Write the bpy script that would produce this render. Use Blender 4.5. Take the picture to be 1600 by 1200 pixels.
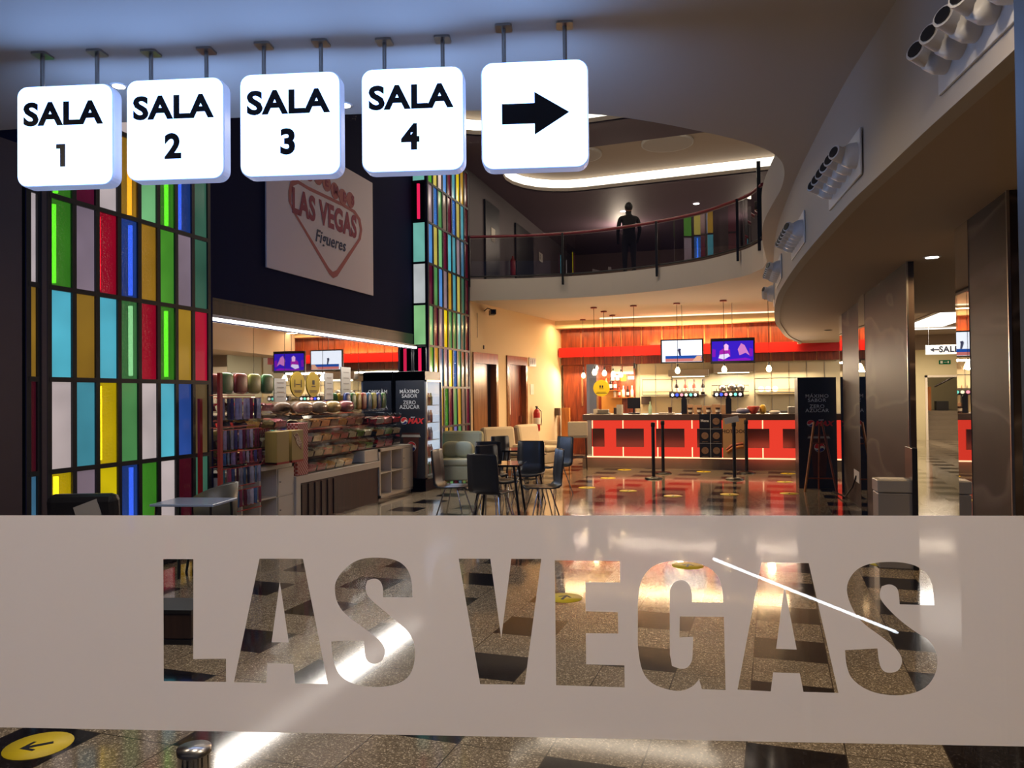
import bpy, bmesh, math, random
from mathutils import Vector, Matrix
for o in list(bpy.data.objects): bpy.data.objects.remove(o)
sc = bpy.context.scene
COL = sc.collection
R = math.radians

# ---------------------------------------------------------------- camera, world, exposure
YAW = R(16.3); PITCH = math.atan(18/1200.0); ROLL = R(0.6); EYE = 1.6
f0 = Vector((-math.sin(YAW), math.cos(YAW), 0)); r0 = Vector((math.cos(YAW), math.sin(YAW), 0)); z0 = Vector((0, 0, 1))
fw = f0*math.cos(PITCH) + z0*math.sin(PITCH)
up = z0*math.cos(PITCH) - f0*math.sin(PITCH)
rt = r0*math.cos(ROLL) - up*math.sin(ROLL)
up2 = up*math.cos(ROLL) + r0*math.sin(ROLL)
cd = bpy.data.cameras.new('camera'); cam = bpy.data.objects.new('camera', cd); COL.objects.link(cam)
cd.sensor_width = 36.0; cd.lens = 36.0*1200/1600; cd.clip_start = 0.05; cd.clip_end = 200
m = Matrix((rt, up2, -fw)).transposed().to_4x4(); m.translation = Vector((0, 0, EYE)); cam.matrix_world = m
sc.camera = cam

w = bpy.data.worlds.new('night'); sc.world = w; w.use_nodes = True
bg = w.node_tree.nodes['Background']; bg.inputs[0].default_value = (0.10, 0.12, 0.22, 1); bg.inputs[1].default_value = 0.12
sc.view_settings.view_transform = 'Standard'; sc.view_settings.look = 'None'
sc.view_settings.exposure = 0.0; sc.view_settings.gamma = 1.0; sc.view_settings.use_curve_mapping = False
try:
    sc.cycles.max_bounces = 10; sc.cycles.transparent_max_bounces = 24; sc.cycles.sample_clamp_indirect = 4.0
    sc.cycles.use_denoising = True; sc.cycles.caustics_reflective = False; sc.cycles.caustics_refractive = False
except Exception: pass

def lin(c):
    return tuple(((v/255.0)/12.92 if v <= 10.3 else ((v/255.0+0.055)/1.055)**2.4) for v in c)

def light(kind, loc, power, col, size=0.1, size_y=None, rot=(0, 0, 0), spot=None, blend=0.5, name='lamp_light'):
    d = bpy.data.lights.new(name, kind); d.energy = power; d.color = col
    if kind == 'AREA':
        d.size = size
        if size_y: d.shape = 'RECTANGLE'; d.size_y = size_y
    elif kind == 'SPOT':
        d.shadow_soft_size = size; d.spot_size = R(spot or 110); d.spot_blend = blend
    else: d.shadow_soft_size = size
    o = bpy.data.objects.new(name, d); COL.objects.link(o); o.location = loc; o.rotation_euler = rot
    return o
WARM = (1.0, 0.64, 0.30); SOFT = (1.0, 0.80, 0.58); COOL = (0.42, 0.60, 1.0); NEUT = (1.0, 0.90, 0.78)
# downlights and coves of the building, plus added spots by the window
for p in ((-3.75, 4.0, 45), (-2.54, 4.75, 45), (-0.4, 4.3, 45), (-1.6, 2.3, 130), (-4.0, 2.4, 100), (0.2, 2.4, 130)):  # spots nearest the window are added, to brighten the frosted band
    light('SPOT', (p[0], p[1], 3.55), p[2], SOFT, 0.05, spot=150, blend=0.9, name='ceiling_spot_light')
for p in ((1.72, 7.68), (3.2, 6.0), (3.4, 10.0), (1.73, 12.4), (2.6, 3.4)):
    light('SPOT', (p[0], p[1], 2.78), 95, WARM, 0.05, spot=140, blend=0.8, name='ceiling_spot_light')
light('AREA', (-1.6, 17.7, 6.45), 60, SOFT, 6.0, 0.5, (0, 0, 0), name='cove_light')
light('AREA', (-3.2, 13.6, 6.45), 65, SOFT, 4.0, 0.5, (0, 0, 0), name='cove_light')
light('AREA', (-1.3, 19.9, 3.50), 260, WARM, 6.4, 0.15, (0, 0, 0), name='bar_cove_light')
light('AREA', (-1.3, 20.35, 2.32), 330, SOFT, 6.2, 0.08, (R(-25), 0, 0), name='back_bar_light')
light('AREA', (4.1, 17.8, 3.02), 150, NEUT, 1.4, 3.4, name='corridor_light')
light('AREA', (5.6, 25.5, 3.0), 200, SOFT, 1.0, 1.0, name='corridor_light')
for p in ((-3.0, 12.3), (-2.2, 14.6), (-0.9, 16.0)):
    light('SPOT', (p[0], max(p[1], 15.8), 3.55), 260, WARM, 0.05, spot=140, blend=0.8, name='ceiling_spot_light')

light('AREA', (-5.50, 9.95, 2.44), 85, NEUT, 0.22, 5.8, (0, R(-18), 0), name='bay_strip_light')
# ---------------------------------------------------------------- materials
def mat(name, col, rough=0.6, metal=0.0, em=None, es=0.0, noise=0.0, nscale=8.0, bump=0.0, bscale=40.0, spec=None, coat=0.0):
    if max(col) > 1.0: col = lin(col)
    m = bpy.data.materials.new(name); m.use_nodes = True
    nt = m.node_tree; b = nt.nodes['Principled BSDF']
    b.inputs['Base Color'].default_value = (*col, 1); b.inputs['Roughness'].default_value = rough; b.inputs['Metallic'].default_value = metal
    if spec is not None: b.inputs['Specular IOR Level'].default_value = spec
    if coat: b.inputs['Coat Weight'].default_value = coat
    if em is not None:
        if max(em) > 1.0: em = lin(em)
        b.inputs['Emission Color'].default_value = (*em, 1); b.inputs['Emission Strength'].default_value = es
    tc = None
    if noise or bump:
        tc = nt.nodes.new('ShaderNodeTexCoord')
    if noise:
        n = nt.nodes.new('ShaderNodeTexNoise'); n.inputs['Scale'].default_value = nscale; n.inputs['Detail'].default_value = 4
        nt.links.new(tc.outputs['Object'], n.inputs['Vector'])
        mx = nt.nodes.new('ShaderNodeMix'); mx.data_type = 'RGBA'
        mx.inputs['A'].default_value = (*[c*(1-noise) for c in col], 1); mx.inputs['B'].default_value = (*[min(1, c*(1+noise)) for c in col], 1)
        nt.links.new(n.outputs['Fac'], mx.inputs['Factor']); nt.links.new(mx.outputs['Result'], b.inputs['Base Color'])
    if bump:
        n2 = nt.nodes.new('ShaderNodeTexNoise'); n2.inputs['Scale'].default_value = bscale
        nt.links.new(tc.outputs['Object'], n2.inputs['Vector'])
        bp = nt.nodes.new('ShaderNodeBump'); bp.inputs['Strength'].default_value = bump; bp.inputs['Distance'].default_value = 0.01
        nt.links.new(n2.outputs['Fac'], bp.inputs['Height']); nt.links.new(bp.outputs['Normal'], b.inputs['Normal'])
    return m

def wood(name, c1, c2, rough=0.35, scale=(6, 6, 0.6)):
    m = mat(name, c1, rough); nt = m.node_tree; b = nt.nodes['Principled BSDF']
    tc = nt.nodes.new('ShaderNodeTexCoord'); mp = nt.nodes.new('ShaderNodeMapping'); mp.inputs['Scale'].default_value = scale
    n = nt.nodes.new('ShaderNodeTexNoise'); n.inputs['Scale'].default_value = 3; n.inputs['Detail'].default_value = 6; n.inputs['Distortion'].default_value = 0.6
    cr = nt.nodes.new('ShaderNodeValToRGB'); cr.color_ramp.elements[0].color = (*lin(c1), 1); cr.color_ramp.elements[1].color = (*lin(c2), 1)
    cr.color_ramp.elements[0].position = .35; cr.color_ramp.elements[1].position = .65
    nt.links.new(tc.outputs['Object'], mp.inputs[0]); nt.links.new(mp.outputs[0], n.inputs['Vector']); nt.links.new(n.outputs['Fac'], cr.inputs[0])
    nt.links.new(cr.outputs[0], b.inputs['Base Color'])
    return m

def emit(name, col, s):
    if max(col) > 1.0: col = lin(col)
    m = bpy.data.materials.new(name); m.use_nodes = True; nt = m.node_tree; nt.nodes.clear()
    e = nt.nodes.new('ShaderNodeEmission'); e.inputs[0].default_value = (*col, 1); e.inputs[1].default_value = s
    o = nt.nodes.new('ShaderNodeOutputMaterial'); nt.links.new(e.outputs[0], o.inputs[0]); return m

def thinglass(name, tint=(1, 1, 1), gloss=1.0, rough=0.0):
    m = bpy.data.materials.new(name); m.use_nodes = True; nt = m.node_tree; nt.nodes.clear()
    t = nt.nodes.new('ShaderNodeBsdfTransparent'); t.inputs[0].default_value = (*tint, 1)
    g = nt.nodes.new('ShaderNodeBsdfGlossy'); g.inputs['Roughness'].default_value = rough
    f = nt.nodes.new('ShaderNodeFresnel'); ge = nt.nodes.new('ShaderNodeNewGeometry'); io = nt.nodes.new('ShaderNodeMapRange'); io.inputs['To Min'].default_value = 1.5; io.inputs['To Max'].default_value = 1/1.5
    nt.links.new(ge.outputs['Backfacing'], io.inputs['Value']); nt.links.new(io.outputs[0], f.inputs[0])
    mu = nt.nodes.new('ShaderNodeMath'); mu.operation = 'MULTIPLY'; mu.inputs[1].default_value = gloss
    mx = nt.nodes.new('ShaderNodeMixShader'); o = nt.nodes.new('ShaderNodeOutputMaterial')
    nt.links.new(f.outputs[0], mu.inputs[0]); nt.links.new(mu.outputs[0], mx.inputs[0]); nt.links.new(t.outputs[0], mx.inputs[1]); nt.links.new(g.outputs[0], mx.inputs[2]); nt.links.new(mx.outputs[0], o.inputs[0])
    return m

def pane_mat(name, rgb, textured=False):
    c = lin(rgb); m = bpy.data.materials.new(name); m.use_nodes = True; nt = m.node_tree; nt.nodes.clear()
    e = nt.nodes.new('ShaderNodeEmission'); e.inputs[0].default_value = (*c, 1); e.inputs[1].default_value = 0.62
    g = nt.nodes.new('ShaderNodeBsdfPrincipled'); g.inputs['Base Color'].default_value = (*[v*.5 for v in c], 1); g.inputs['Roughness'].default_value = 0.15
    tc = nt.nodes.new('ShaderNodeTexCoord'); n = nt.nodes.new('ShaderNodeTexNoise'); n.inputs['Scale'].default_value = 1.6
    nt.links.new(tc.outputs['Object'], n.inputs['Vector'])
    mr = nt.nodes.new('ShaderNodeMapRange'); mr.inputs['From Min'].default_value = .3; mr.inputs['From Max'].default_value = .7; mr.inputs['To Min'].default_value = 0.5; mr.inputs['To Max'].default_value = 0.85
    nt.links.new(n.outputs['Fac'], mr.inputs['Value']); nt.links.new(mr.outputs[0], e.inputs[1])
    a = nt.nodes.new('ShaderNodeAddShader'); o = nt.nodes.new('ShaderNodeOutputMaterial')
    nt.links.new(e.outputs[0], a.inputs[0]); nt.links.new(g.outputs[0], a.inputs[1])
    if textured:
        v = nt.nodes.new('ShaderNodeTexVoronoi'); v.inputs['Scale'].default_value = 45; nt.links.new(tc.outputs['Object'], v.inputs['Vector'])
        b = nt.nodes.new('ShaderNodeBump'); b.inputs['Strength'].default_value = .8; b.inputs['Distance'].default_value = .01
        nt.links.new(v.outputs['Distance'], b.inputs['Height']); nt.links.new(b.outputs['Normal'], g.inputs['Normal'])
    t = nt.nodes.new('ShaderNodeBsdfTransparent'); t.inputs[0].default_value = (*[min(1, v*.8+.28) for v in c], 1)
    mx = nt.nodes.new('ShaderNodeMixShader'); mx.inputs[0].default_value = 0.55 if textured else 0.0
    nt.links.new(a.outputs[0], mx.inputs[1]); nt.links.new(t.outputs[0], mx.inputs[2]); nt.links.new(mx.outputs[0], o.inputs[0])
    return m

M = {}
M['paint'] = mat('cream_paint', (200, 190, 178), 0.75, noise=.03, nscale=1.5)
M['paint_warm'] = mat('warm_cream_paint', (214, 190, 150), 0.75, noise=.03, nscale=1.5)
M['soffit'] = mat('soffit_paint', (188, 168, 146), 0.7, noise=.03)
M['white'] = mat('white_plastic', (225, 222, 218), 0.4)
M['offwhite'] = mat('white_laminate', (215, 205, 190), 0.45, noise=.03, nscale=3)
M['darkwall'] = mat('dark_wall', (26, 27, 60), 0.8, spec=.05, noise=.1, nscale=2)
M['black'] = mat('black_satin', (18, 17, 18), 0.35)
M['blackmatte'] = mat('black_matte', (14, 13, 14), 0.8)
M['frame'] = mat('black_frame', (12, 12, 15), 0.4)
M['steel'] = mat('brushed_steel', (170, 168, 165), 0.28, 1.0, noise=.08, nscale=30)
M['chrome'] = mat('chrome', (200, 200, 200), 0.1, 1.0)
M['mirror'] = mat('mirror', (215, 215, 215), 0.015, 1.0)
M['smokeglass'] = mat('smoked_table_glass', (20, 22, 22), 0.05, spec=.8, coat=.5)
M['wood'] = wood('red_brown_wood', (96, 38, 16), (140, 62, 26))
M['woodlight'] = wood('orange_wood', (170, 100, 45), (196, 126, 62))
M['wooddark'] = wood('dark_wood', (38, 24, 18), (56, 36, 26), .4)
M['doorwood'] = wood('bronze_door', (120, 78, 48), (140, 92, 56), .22)
M['counter'] = mat('counter_brown', (74, 58, 48), .35)
M['redband'] = mat('red_lacquer', (190, 22, 14), .4)
M['burgundy'] = mat('burgundy_rail', (110, 22, 34), .3)
M['grey'] = mat('grey_plastic', (150, 145, 138), .4)
M['greystone'] = mat('grey_stone', (120, 108, 92), .3, noise=.1)
M['tile'] = mat('cream_wall_tile', (215, 200, 160), .25, noise=.04, nscale=2)
M['paper'] = mat('paper', (215, 210, 200), .8)
M['yellow'] = mat('yellow_vinyl', (222, 196, 30), .5)
M['yellowsign'] = mat('ochre_sign', (196, 164, 40), .5)
M['navy'] = mat('fridge_graphic', (22, 26, 36), .35)
M['red'] = mat('red_enamel', (165, 16, 14), .35)
M['brandred'] = mat('graphic_red', (200, 40, 45), .5)
M['brandblue'] = mat('graphic_blue', (20, 40, 110), .5)
M['lettergrey'] = mat('silver_lettering', (200, 204, 210), .5)
M['ink'] = mat('black_ink', (10, 12, 30), .5)
M['pinkprint'] = mat('maroon_print', (150, 40, 78), .7)
M['rose'] = mat('rose_print', (176, 92, 96), .7)
M['blueprint'] = mat('blue_print', (28, 40, 90), .7)
M['poster'] = mat('poster_canvas', (236, 226, 236), .8)
M['fabrictinted'] = mat('green_tinted_fabric', (186, 184, 152), .9, noise=.08, nscale=30, bump=.2)  # cream upholstery with the green light on it put into the colour
M['fabriccream'] = mat('cream_fabric', (196, 182, 158), .9, noise=.06, nscale=30, bump=.2)
M['chair'] = mat('charcoal_shell', (44, 44, 47), .35)
M['leather'] = mat('black_leather', (20, 18, 18), .35, bump=.15, bscale=80)
M['seam'] = emit('seam_light', (255, 190, 140), 2.2)
M['redglow'] = emit('red_backlight', (248, 66, 46), 1.0)
M['tube'] = emit('white_tube', (1.0, .93, .82), 7.0)
M['covewhite'] = emit('cove_strip', (1.0, .90, .72), 2.6)
M['bulb'] = emit('bulb_glow', (1.0, .80, .45), 14)
M['downl'] = emit('downlight_glow', (1, .93, .82), 8)
M['fridgeglow'] = emit('fridge_glow', (225, 238, 255), 1.3)
M['signface'] = emit('sign_face', (.27, .48, 1.0), 6.5)
M['panelglow'] = emit('ceiling_panel_glow', (1, .96, .86), 2.4)
M['acrylic'] = thinglass('clear_acrylic', (.93, .93, .92), 1.6, .03)
M['railglass'] = thinglass('rail_glass', (.55, .53, .55), 7.0, .0)
M['paneglass'] = thinglass('window_glass', (.97, .98, 1.0), 1.0, 0.0)
M['skin'] = mat('skin', (150, 105, 85), .6); M['hair'] = mat('dark_hair', (20, 15, 14), .6); M['cloth'] = mat('dark_cloth', (16, 14, 18), .8)

# translucent frosted film
fm = bpy.data.materials.new('frosted_film'); fm.use_nodes = True; nt = fm.node_tree; nt.nodes.clear()
d = nt.nodes.new('ShaderNodeBsdfDiffuse'); d.inputs[0].default_value = (.72, .70, .68, 1)
t = nt.nodes.new('ShaderNodeBsdfTranslucent'); t.inputs[0].default_value = (.88, .82, .755, 1)
a = nt.nodes.new('ShaderNodeMixShader'); a.inputs[0].default_value = .72
tr = nt.nodes.new('ShaderNodeBsdfTransparent'); b2 = nt.nodes.new('ShaderNodeMixShader'); b2.inputs[0].default_value = .05
o = nt.nodes.new('ShaderNodeOutputMaterial')
nt.links.new(d.outputs[0], a.inputs[1]); nt.links.new(t.outputs[0], a.inputs[2]); nt.links.new(a.outputs[0], b2.inputs[1]); nt.links.new(tr.outputs[0], b2.inputs[2]); nt.links.new(b2.outputs[0], o.inputs[0])
M['film'] = fm

# floor: polished terrazzo with staggered black tiles
def floor_material():
    m = bpy.data.materials.new('terrazzo_floor'); m.use_nodes = True; nt = m.node_tree; b = nt.nodes['Principled BSDF']
    N = nt.nodes.new; Lk = nt.links.new
    def mth(op, a, bb=None, cc=None):
        n = N('ShaderNodeMath'); n.operation = op
        for i, v in enumerate((a, bb, cc)):
            if v is None: continue
            if isinstance(v, (int, float)): n.inputs[i].default_value = v
            else: Lk(v, n.inputs[i])
        return n.outputs[0]
    g = N('ShaderNodeNewGeometry'); s = N('ShaderNodeSeparateXYZ'); Lk(g.outputs['Position'], s.inputs[0])
    X, Y = s.outputs[0], s.outputs[1]
    xs = mth('SUBTRACT', X, mth('MULTIPLY', mth('SUBTRACT', Y, 5.0), 0.045))
    u = mth('DIVIDE', mth('SUBTRACT', xs, 0.08), 0.84)           # column pairs
    ui = mth('FLOOR', u); uf = mth('SUBTRACT', u, ui)
    v = mth('DIVIDE', mth('ADD', mth('SUBTRACT', Y, 4.10), mth('MULTIPLY', xs, 0.036)), 0.80)
    v = mth('ADD', v, mth('MULTIPLY', mth('FLOORED_MODULO', ui, 2.0), 0.5))
    vi = mth('FLOOR', v); vf = mth('SUBTRACT', v, vi)
    black = mth('MULTIPLY', mth('LESS_THAN', uf, 0.5), mth('LESS_THAN', vf, 0.5))
    # joints
    ju = mth('ABSOLUTE', mth('SUBTRACT', mth('FRACT', mth('MULTIPLY', uf, 2)), .5)); jv = mth('ABSOLUTE', mth('SUBTRACT', mth('FRACT', mth('MULTIPLY', vf, 2)), .5))
    joint = mth('MAXIMUM', mth('GREATER_THAN', ju, .493), mth('GREATER_THAN', jv, .493))
    vo = N('ShaderNodeTexVoronoi'); vo.inputs['Scale'].default_value = 160; Lk(g.outputs['Position'], vo.inputs['Vector'])
    vs = N('ShaderNodeSeparateColor'); Lk(vo.outputs['Color'], vs.inputs[0])
    cr = N('ShaderNodeValToRGB'); e = cr.color_ramp.elements
    e[0].color = (*lin((96, 86, 72)), 1); e[1].color = (*lin((214, 200, 176)), 1); e[0].position = .0; e[1].position = 1.0
    k = cr.color_ramp.elements.new(.7); k.color = (*lin((132, 120, 102)), 1)
    k = cr.color_ramp.elements.new(.9); k.color = (*lin((168, 154, 130)), 1)
    Lk(vs.outputs[0], cr.inputs[0])
    no = N('ShaderNodeTexNoise'); no.inputs['Scale'].default_value = 1.3; Lk(g.outputs['Position'], no.inputs['Vector'])
    mr = N('ShaderNodeMapRange'); mr.inputs['To Min'].default_value = .78; mr.inputs['To Max'].default_value = 1.12; Lk(no.outputs['Fac'], mr.inputs['Value'])
    mul = N('ShaderNodeMix'); mul.data_type = 'RGBA'; mul.blend_type = 'MULTIPLY'; mul.inputs['Factor'].default_value = 1
    Lk(cr.outputs[0], mul.inputs['A']); Lk(mr.outputs[0], mul.inputs['B'])
    crb = N('ShaderNodeValToRGB'); crb.color_ramp.elements[0].color = (.006, .005, .006, 1); crb.color_ramp.elements[1].color = (.05, .045, .05, 1); crb.color_ramp.elements[0].position = .86
    Lk(vs.outputs[1], crb.inputs[0])
    mx = N('ShaderNodeMix'); mx.data_type = 'RGBA'; Lk(black, mx.inputs['Factor']); Lk(mul.outputs['Result'], mx.inputs['A']); Lk(crb.outputs[0], mx.inputs['B'])
    mx2 = N('ShaderNodeMix'); mx2.data_type = 'RGBA'; Lk(joint, mx2.inputs['Factor']); Lk(mx.outputs['Result'], mx2.inputs['A']); mx2.inputs['B'].default_value = (*lin((60, 52, 44)), 1)
    Lk(mx2.outputs['Result'], b.inputs['Base Color'])
    b.inputs['Roughness'].default_value = .08; b.inputs['IOR'].default_value = 1.6
    vb = N('ShaderNodeBump'); vb.inputs['Strength'].default_value = .06; vb.inputs['Distance'].default_value = .002; Lk(vs.outputs[2], vb.inputs['Height']); Lk(vb.outputs['Normal'], b.inputs['Normal'])
    return m
M['floor'] = floor_material()

def marble():
    m = mat('dark_marble', (64, 52, 45), .5, spec=.12); nt = m.node_tree; b = nt.nodes['Principled BSDF']
    tc = nt.nodes.new('ShaderNodeTexCoord'); mp = nt.nodes.new('ShaderNodeMapping'); mp.inputs['Rotation'].default_value = (R(38), 0, 0)
    n = nt.nodes.new('ShaderNodeTexNoise'); n.inputs['Scale'].default_value = .55; n.inputs['Detail'].default_value = 2.5; n.inputs['Distortion'].default_value = .5
    mp.inputs['Scale'].default_value = (1, 0.55, 2.2)
    nt.links.new(tc.outputs['Object'], mp.inputs[0]); nt.links.new(mp.outputs[0], n.inputs['Vector'])
    cr = nt.nodes.new('ShaderNodeValToRGB'); el = cr.color_ramp.elements
    el[0].position = .40; el[0].color = (*lin((50, 40, 35)), 1); el[1].position = .62; el[1].color = (*lin((58, 47, 41)), 1)
    k = el.new(.47); k.color = (*lin((62, 51, 45)), 1); k = el.new(.49); k.color = (*lin((104, 90, 80)), 1); k = el.new(.54); k.color = (*lin((66, 54, 47)), 1)
    nt.links.new(n.outputs['Fac'], cr.inputs[0]); nt.links.new(cr.outputs[0], b.inputs['Base Color'])
    return m
M['marble'] = marble()

# ---------------------------------------------------------------- mesh builder
class MB:
    def __init__(s): s.v = []; s.f = []; s.fm = []; s.smooth = []
    def add(s, vs, fs, sm=False):
        b = len(s.v); s.v += [tuple(v) for v in vs]
        for f in fs: s.f.append([b+i for i in f]); s.smooth.append(sm)
        return s
    def box(s, x0, y0, z0, x1, y1, z1):
        if x0 > x1: x0, x1 = x1, x0
        if y0 > y1: y0, y1 = y1, y0
        if z0 > z1: z0, z1 = z1, z0
        return s.add([(x0,y0,z0),(x1,y0,z0),(x1,y1,z0),(x0,y1,z0),(x0,y0,z1),(x1,y0,z1),(x1,y1,z1),(x0,y1,z1)],
                     [(0,3,2,1),(4,5,6,7),(0,1,5,4),(1,2,6,5),(2,3,7,6),(3,0,4,7)])
    def obox(s, c, size, mtx):
        hx, hy, hz = [q/2 for q in size]; c = Vector(c)
        vs = [c + mtx @ Vector((x*hx, y*hy, z*hz)) for z in (-1, 1) for x, y in ((-1,-1),(1,-1),(1,1),(-1,1))]
        return s.add(vs, [(0,3,2,1),(4,5,6,7),(0,1,5,4),(1,2,6,5),(2,3,7,6),(3,0,4,7)])
    def tube(s, pts, r, n=8, caps=True, r1=None):
        pts = [Vector(p) for p in pts]; rings = []; k = len(pts)
        for i, p in enumerate(pts):
            d = (pts[min(i+1, k-1)] - pts[max(i-1, 0)]).normalized()
            a = Vector((0,0,1)) if abs(d.z) < .95 else Vector((1,0,0))
            u = d.cross(a).normalized(); v = d.cross(u)
            rr = r if r1 is None else r + (r1-r)*i/(k-1)
            rings.append([p + (u*math.cos(2*math.pi*j/n) + v*math.sin(2*math.pi*j/n))*rr for j in range(n)])
        vs = [q for ring in rings for q in ring]; fs = []
        for i in range(k-1):
            for j in range(n): fs.append((i*n+j, i*n+(j+1)%n, (i+1)*n+(j+1)%n, (i+1)*n+j))
        s.add(vs, fs, True)
        if caps: s.add(rings[0], [tuple(range(n))]); s.add(rings[-1], [tuple(range(n))[::-1]])
        return s
    def lathe(s, prof, c=(0,0,0), n=20, axis='z'):
        vs = []; fs = []; k = len(prof)
        for r, h in prof:
            for j in range(n):
                a = 2*math.pi*j/n; x, y = r*math.cos(a), r*math.sin(a)
                if axis == 'z': q = (c[0]+x, c[1]+y, c[2]+h)
                elif axis == 'y': q = (c[0]+x, c[1]+h, c[2]+y)
                else: q = (c[0]+h, c[1]+x, c[2]+y)
                vs.append(q)
        for i in range(k-1):
            for j in range(n): fs.append((i*n+j, i*n+(j+1)%n, (i+1)*n+(j+1)%n, (i+1)*n+j))
        s.add(vs, fs, True)
        s.add(vs[:n], [tuple(range(n))[::-1]]); s.add(vs[-n:], [tuple(range(n))]); return s
    def prism(s, poly, z0, z1):
        n = len(poly); vs = [(x, y, z0) for x, y in poly] + [(x, y, z1) for x, y in poly]
        return s.add(vs, [tuple(range(n))[::-1], tuple(range(n, 2*n))] + [(i, (i+1) % n, n+(i+1) % n, n+i) for i in range(n)])
    def slab(s, poly, fn, depth):
        """poly in 2D, fn maps (a,b,t) to 3D; t runs 0..depth"""
        n = len(poly); vs = [fn(a, b, 0) for a, b in poly] + [fn(a, b, depth) for a, b in poly]
        return s.add(vs, [tuple(range(n))[::-1], tuple(range(n, 2*n))] + [(i, (i+1) % n, n+(i+1) % n, n+i) for i in range(n)])
    def blob(s, c, rx, ry, rz, seg=12, rings=8, p=1.0):
        vs = []; fs = []
        for i in range(1, rings):
            th = math.pi*i/rings
            for j in range(seg):
                a = 2*math.pi*j/seg
                def e(t): return math.copysign(abs(t)**p, t)
                vs.append((c[0]+rx*e(math.sin(th))*e(math.cos(a)), c[1]+ry*e(math.sin(th))*e(math.sin(a)), c[2]+rz*e(math.cos(th))))
        for i in range(rings-2):
            for j in range(seg): fs.append((i*seg+j, (i+1)*seg+j, (i+1)*seg+(j+1)%seg, i*seg+(j+1)%seg))
        k = len(vs); vs += [(c[0], c[1], c[2]+rz), (c[0], c[1], c[2]-rz)]
        for j in range(seg): fs.append((k, j, (j+1)%seg)); fs.append((k+1, (rings-2)*seg+(j+1)%seg, (rings-2)*seg+j))
        return s.add(vs, fs, True)
    def text(s, body, size, fn, depth=.002, bold=0.0, ax='CENTER', sx=1.0):
        cu = bpy.data.curves.new('t', 'FONT'); cu.body = body; cu.size = size; cu.align_x = ax; cu.align_y = 'CENTER'; cu.offset = bold; cu.resolution_u = 4; cu.space_character = 1.06
        ob = bpy.data.objects.new('t', cu); COL.objects.link(ob)
        dg = bpy.context.evaluated_depsgraph_get(); me = bpy.data.meshes.new_from_object(ob.evaluated_get(dg))
        fs = [tuple(p.vertices) for p in me.polygons]; n = len(me.vertices)
        v0 = [fn(v.co.x*sx, v.co.y, depth) for v in me.vertices]; v1 = [fn(v.co.x*sx, v.co.y, 0) for v in me.vertices]
        ec = {}
        for f in fs:
            for i in range(len(f)):
                k = (f[i], f[(i+1) % len(f)]); ec[tuple(sorted(k))] = ec.get(tuple(sorted(k)), []) + [k]
        side = [(k[0][1], k[0][0], k[0][0]+n, k[0][1]+n) for k in ec.values() if len(k) == 1]
        s.add(v0+v1, fs + [tuple(i+n for i in f[::-1]) for f in fs] + side)
        bpy.data.objects.remove(ob); bpy.data.curves.remove(cu); bpy.data.meshes.remove(me); return s
    def shape(s, loops, fn, depth):
        """filled outline with holes (even-odd)"""
        cu = bpy.data.curves.new('t', 'CURVE'); cu.dimensions = '2D'; cu.fill_mode = 'BOTH'
        for lp in loops:
            sp = cu.splines.new('POLY'); sp.points.add(len(lp)-1)
            for p, q in zip(sp.points, lp): p.co = (q[0], q[1], 0, 1)
            sp.use_cyclic_u = True
        ob = bpy.data.objects.new('t', cu); COL.objects.link(ob)
        dg = bpy.context.evaluated_depsgraph_get(); me = bpy.data.meshes.new_from_object(ob.evaluated_get(dg))
        fs = [tuple(p.vertices) for p in me.polygons]; n = len(me.vertices)
        v0 = [fn(v.co.x, v.co.y, depth) for v in me.vertices]; v1 = [fn(v.co.x, v.co.y, 0) for v in me.vertices]
        s.add(v0, fs)
        if depth: s.add(v1, [f[::-1] for f in fs])
        bpy.data.objects.remove(ob); bpy.data.curves.remove(cu); bpy.data.meshes.remove(me); return s
    def build(s, name, m, parent=None, bevel=0.0, loc=None, rz=0.0):
        me = bpy.data.meshes.new(name); me.from_pydata(s.v, [], s.f); me.update()
        bm = bmesh.new(); bm.from_mesh(me)
        bmesh.ops.recalc_face_normals(bm, faces=bm.faces); bm.to_mesh(me); bm.free()
        for p, sm in zip(me.polygons, s.smooth): p.use_smooth = sm
        me.materials.append(m if not isinstance(m, str) else M[m])
        o = bpy.data.objects.new(name, me); COL.objects.link(o)
        if parent: o.parent = parent
        if loc: o.location = loc
        if rz: o.rotation_euler = (0, 0, rz)
        if bevel:
            b = o.modifiers.new('bevel', 'BEVEL'); b.width = bevel; b.segments = 2; b.limit_method = 'ANGLE'
        return o

def tag(o, label=None, cat=None, group=None, kind=None):
    if label: o['label'] = label
    if cat: o['category'] = cat
    if group: o['group'] = group
    if kind: o['kind'] = kind
    return o
def thing(name, label, cat, loc=(0,0,0), rz=0.0, group=None):
    o = bpy.data.objects.new(name, None); COL.objects.link(o); o.location = loc; o.rotation_euler = (0,0,rz); o.empty_display_size = .1
    return tag(o, label, cat, group)
def struct(name, mb, m, parent=None, bevel=0.0):
    o = mb.build(name, m, parent, bevel)
    if not parent: o['kind'] = 'structure'
    return o
def dup(root, loc, rz=None, label=None, group=None):
    r = root.copy(); COL.objects.link(r); r.location = loc
    if rz is not None: r.rotation_euler = (0,0,rz)
    if label: r['label'] = label
    if group: r['group'] = group
    for ch in list(root.children):
        c = ch.copy(); COL.objects.link(c); c.parent = r
        for g in ch.children:
            d = g.copy(); COL.objects.link(d); d.parent = c
    return r
def fY(x, y, z):      # text plane facing -Y, centred at x,z on plane y
    return lambda a, b, t: (x+a, y-t, z+b)
def fX(x, y, z):      # text plane facing +X
    return lambda a, b, t: (x+t, y+a, z+b)
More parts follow.
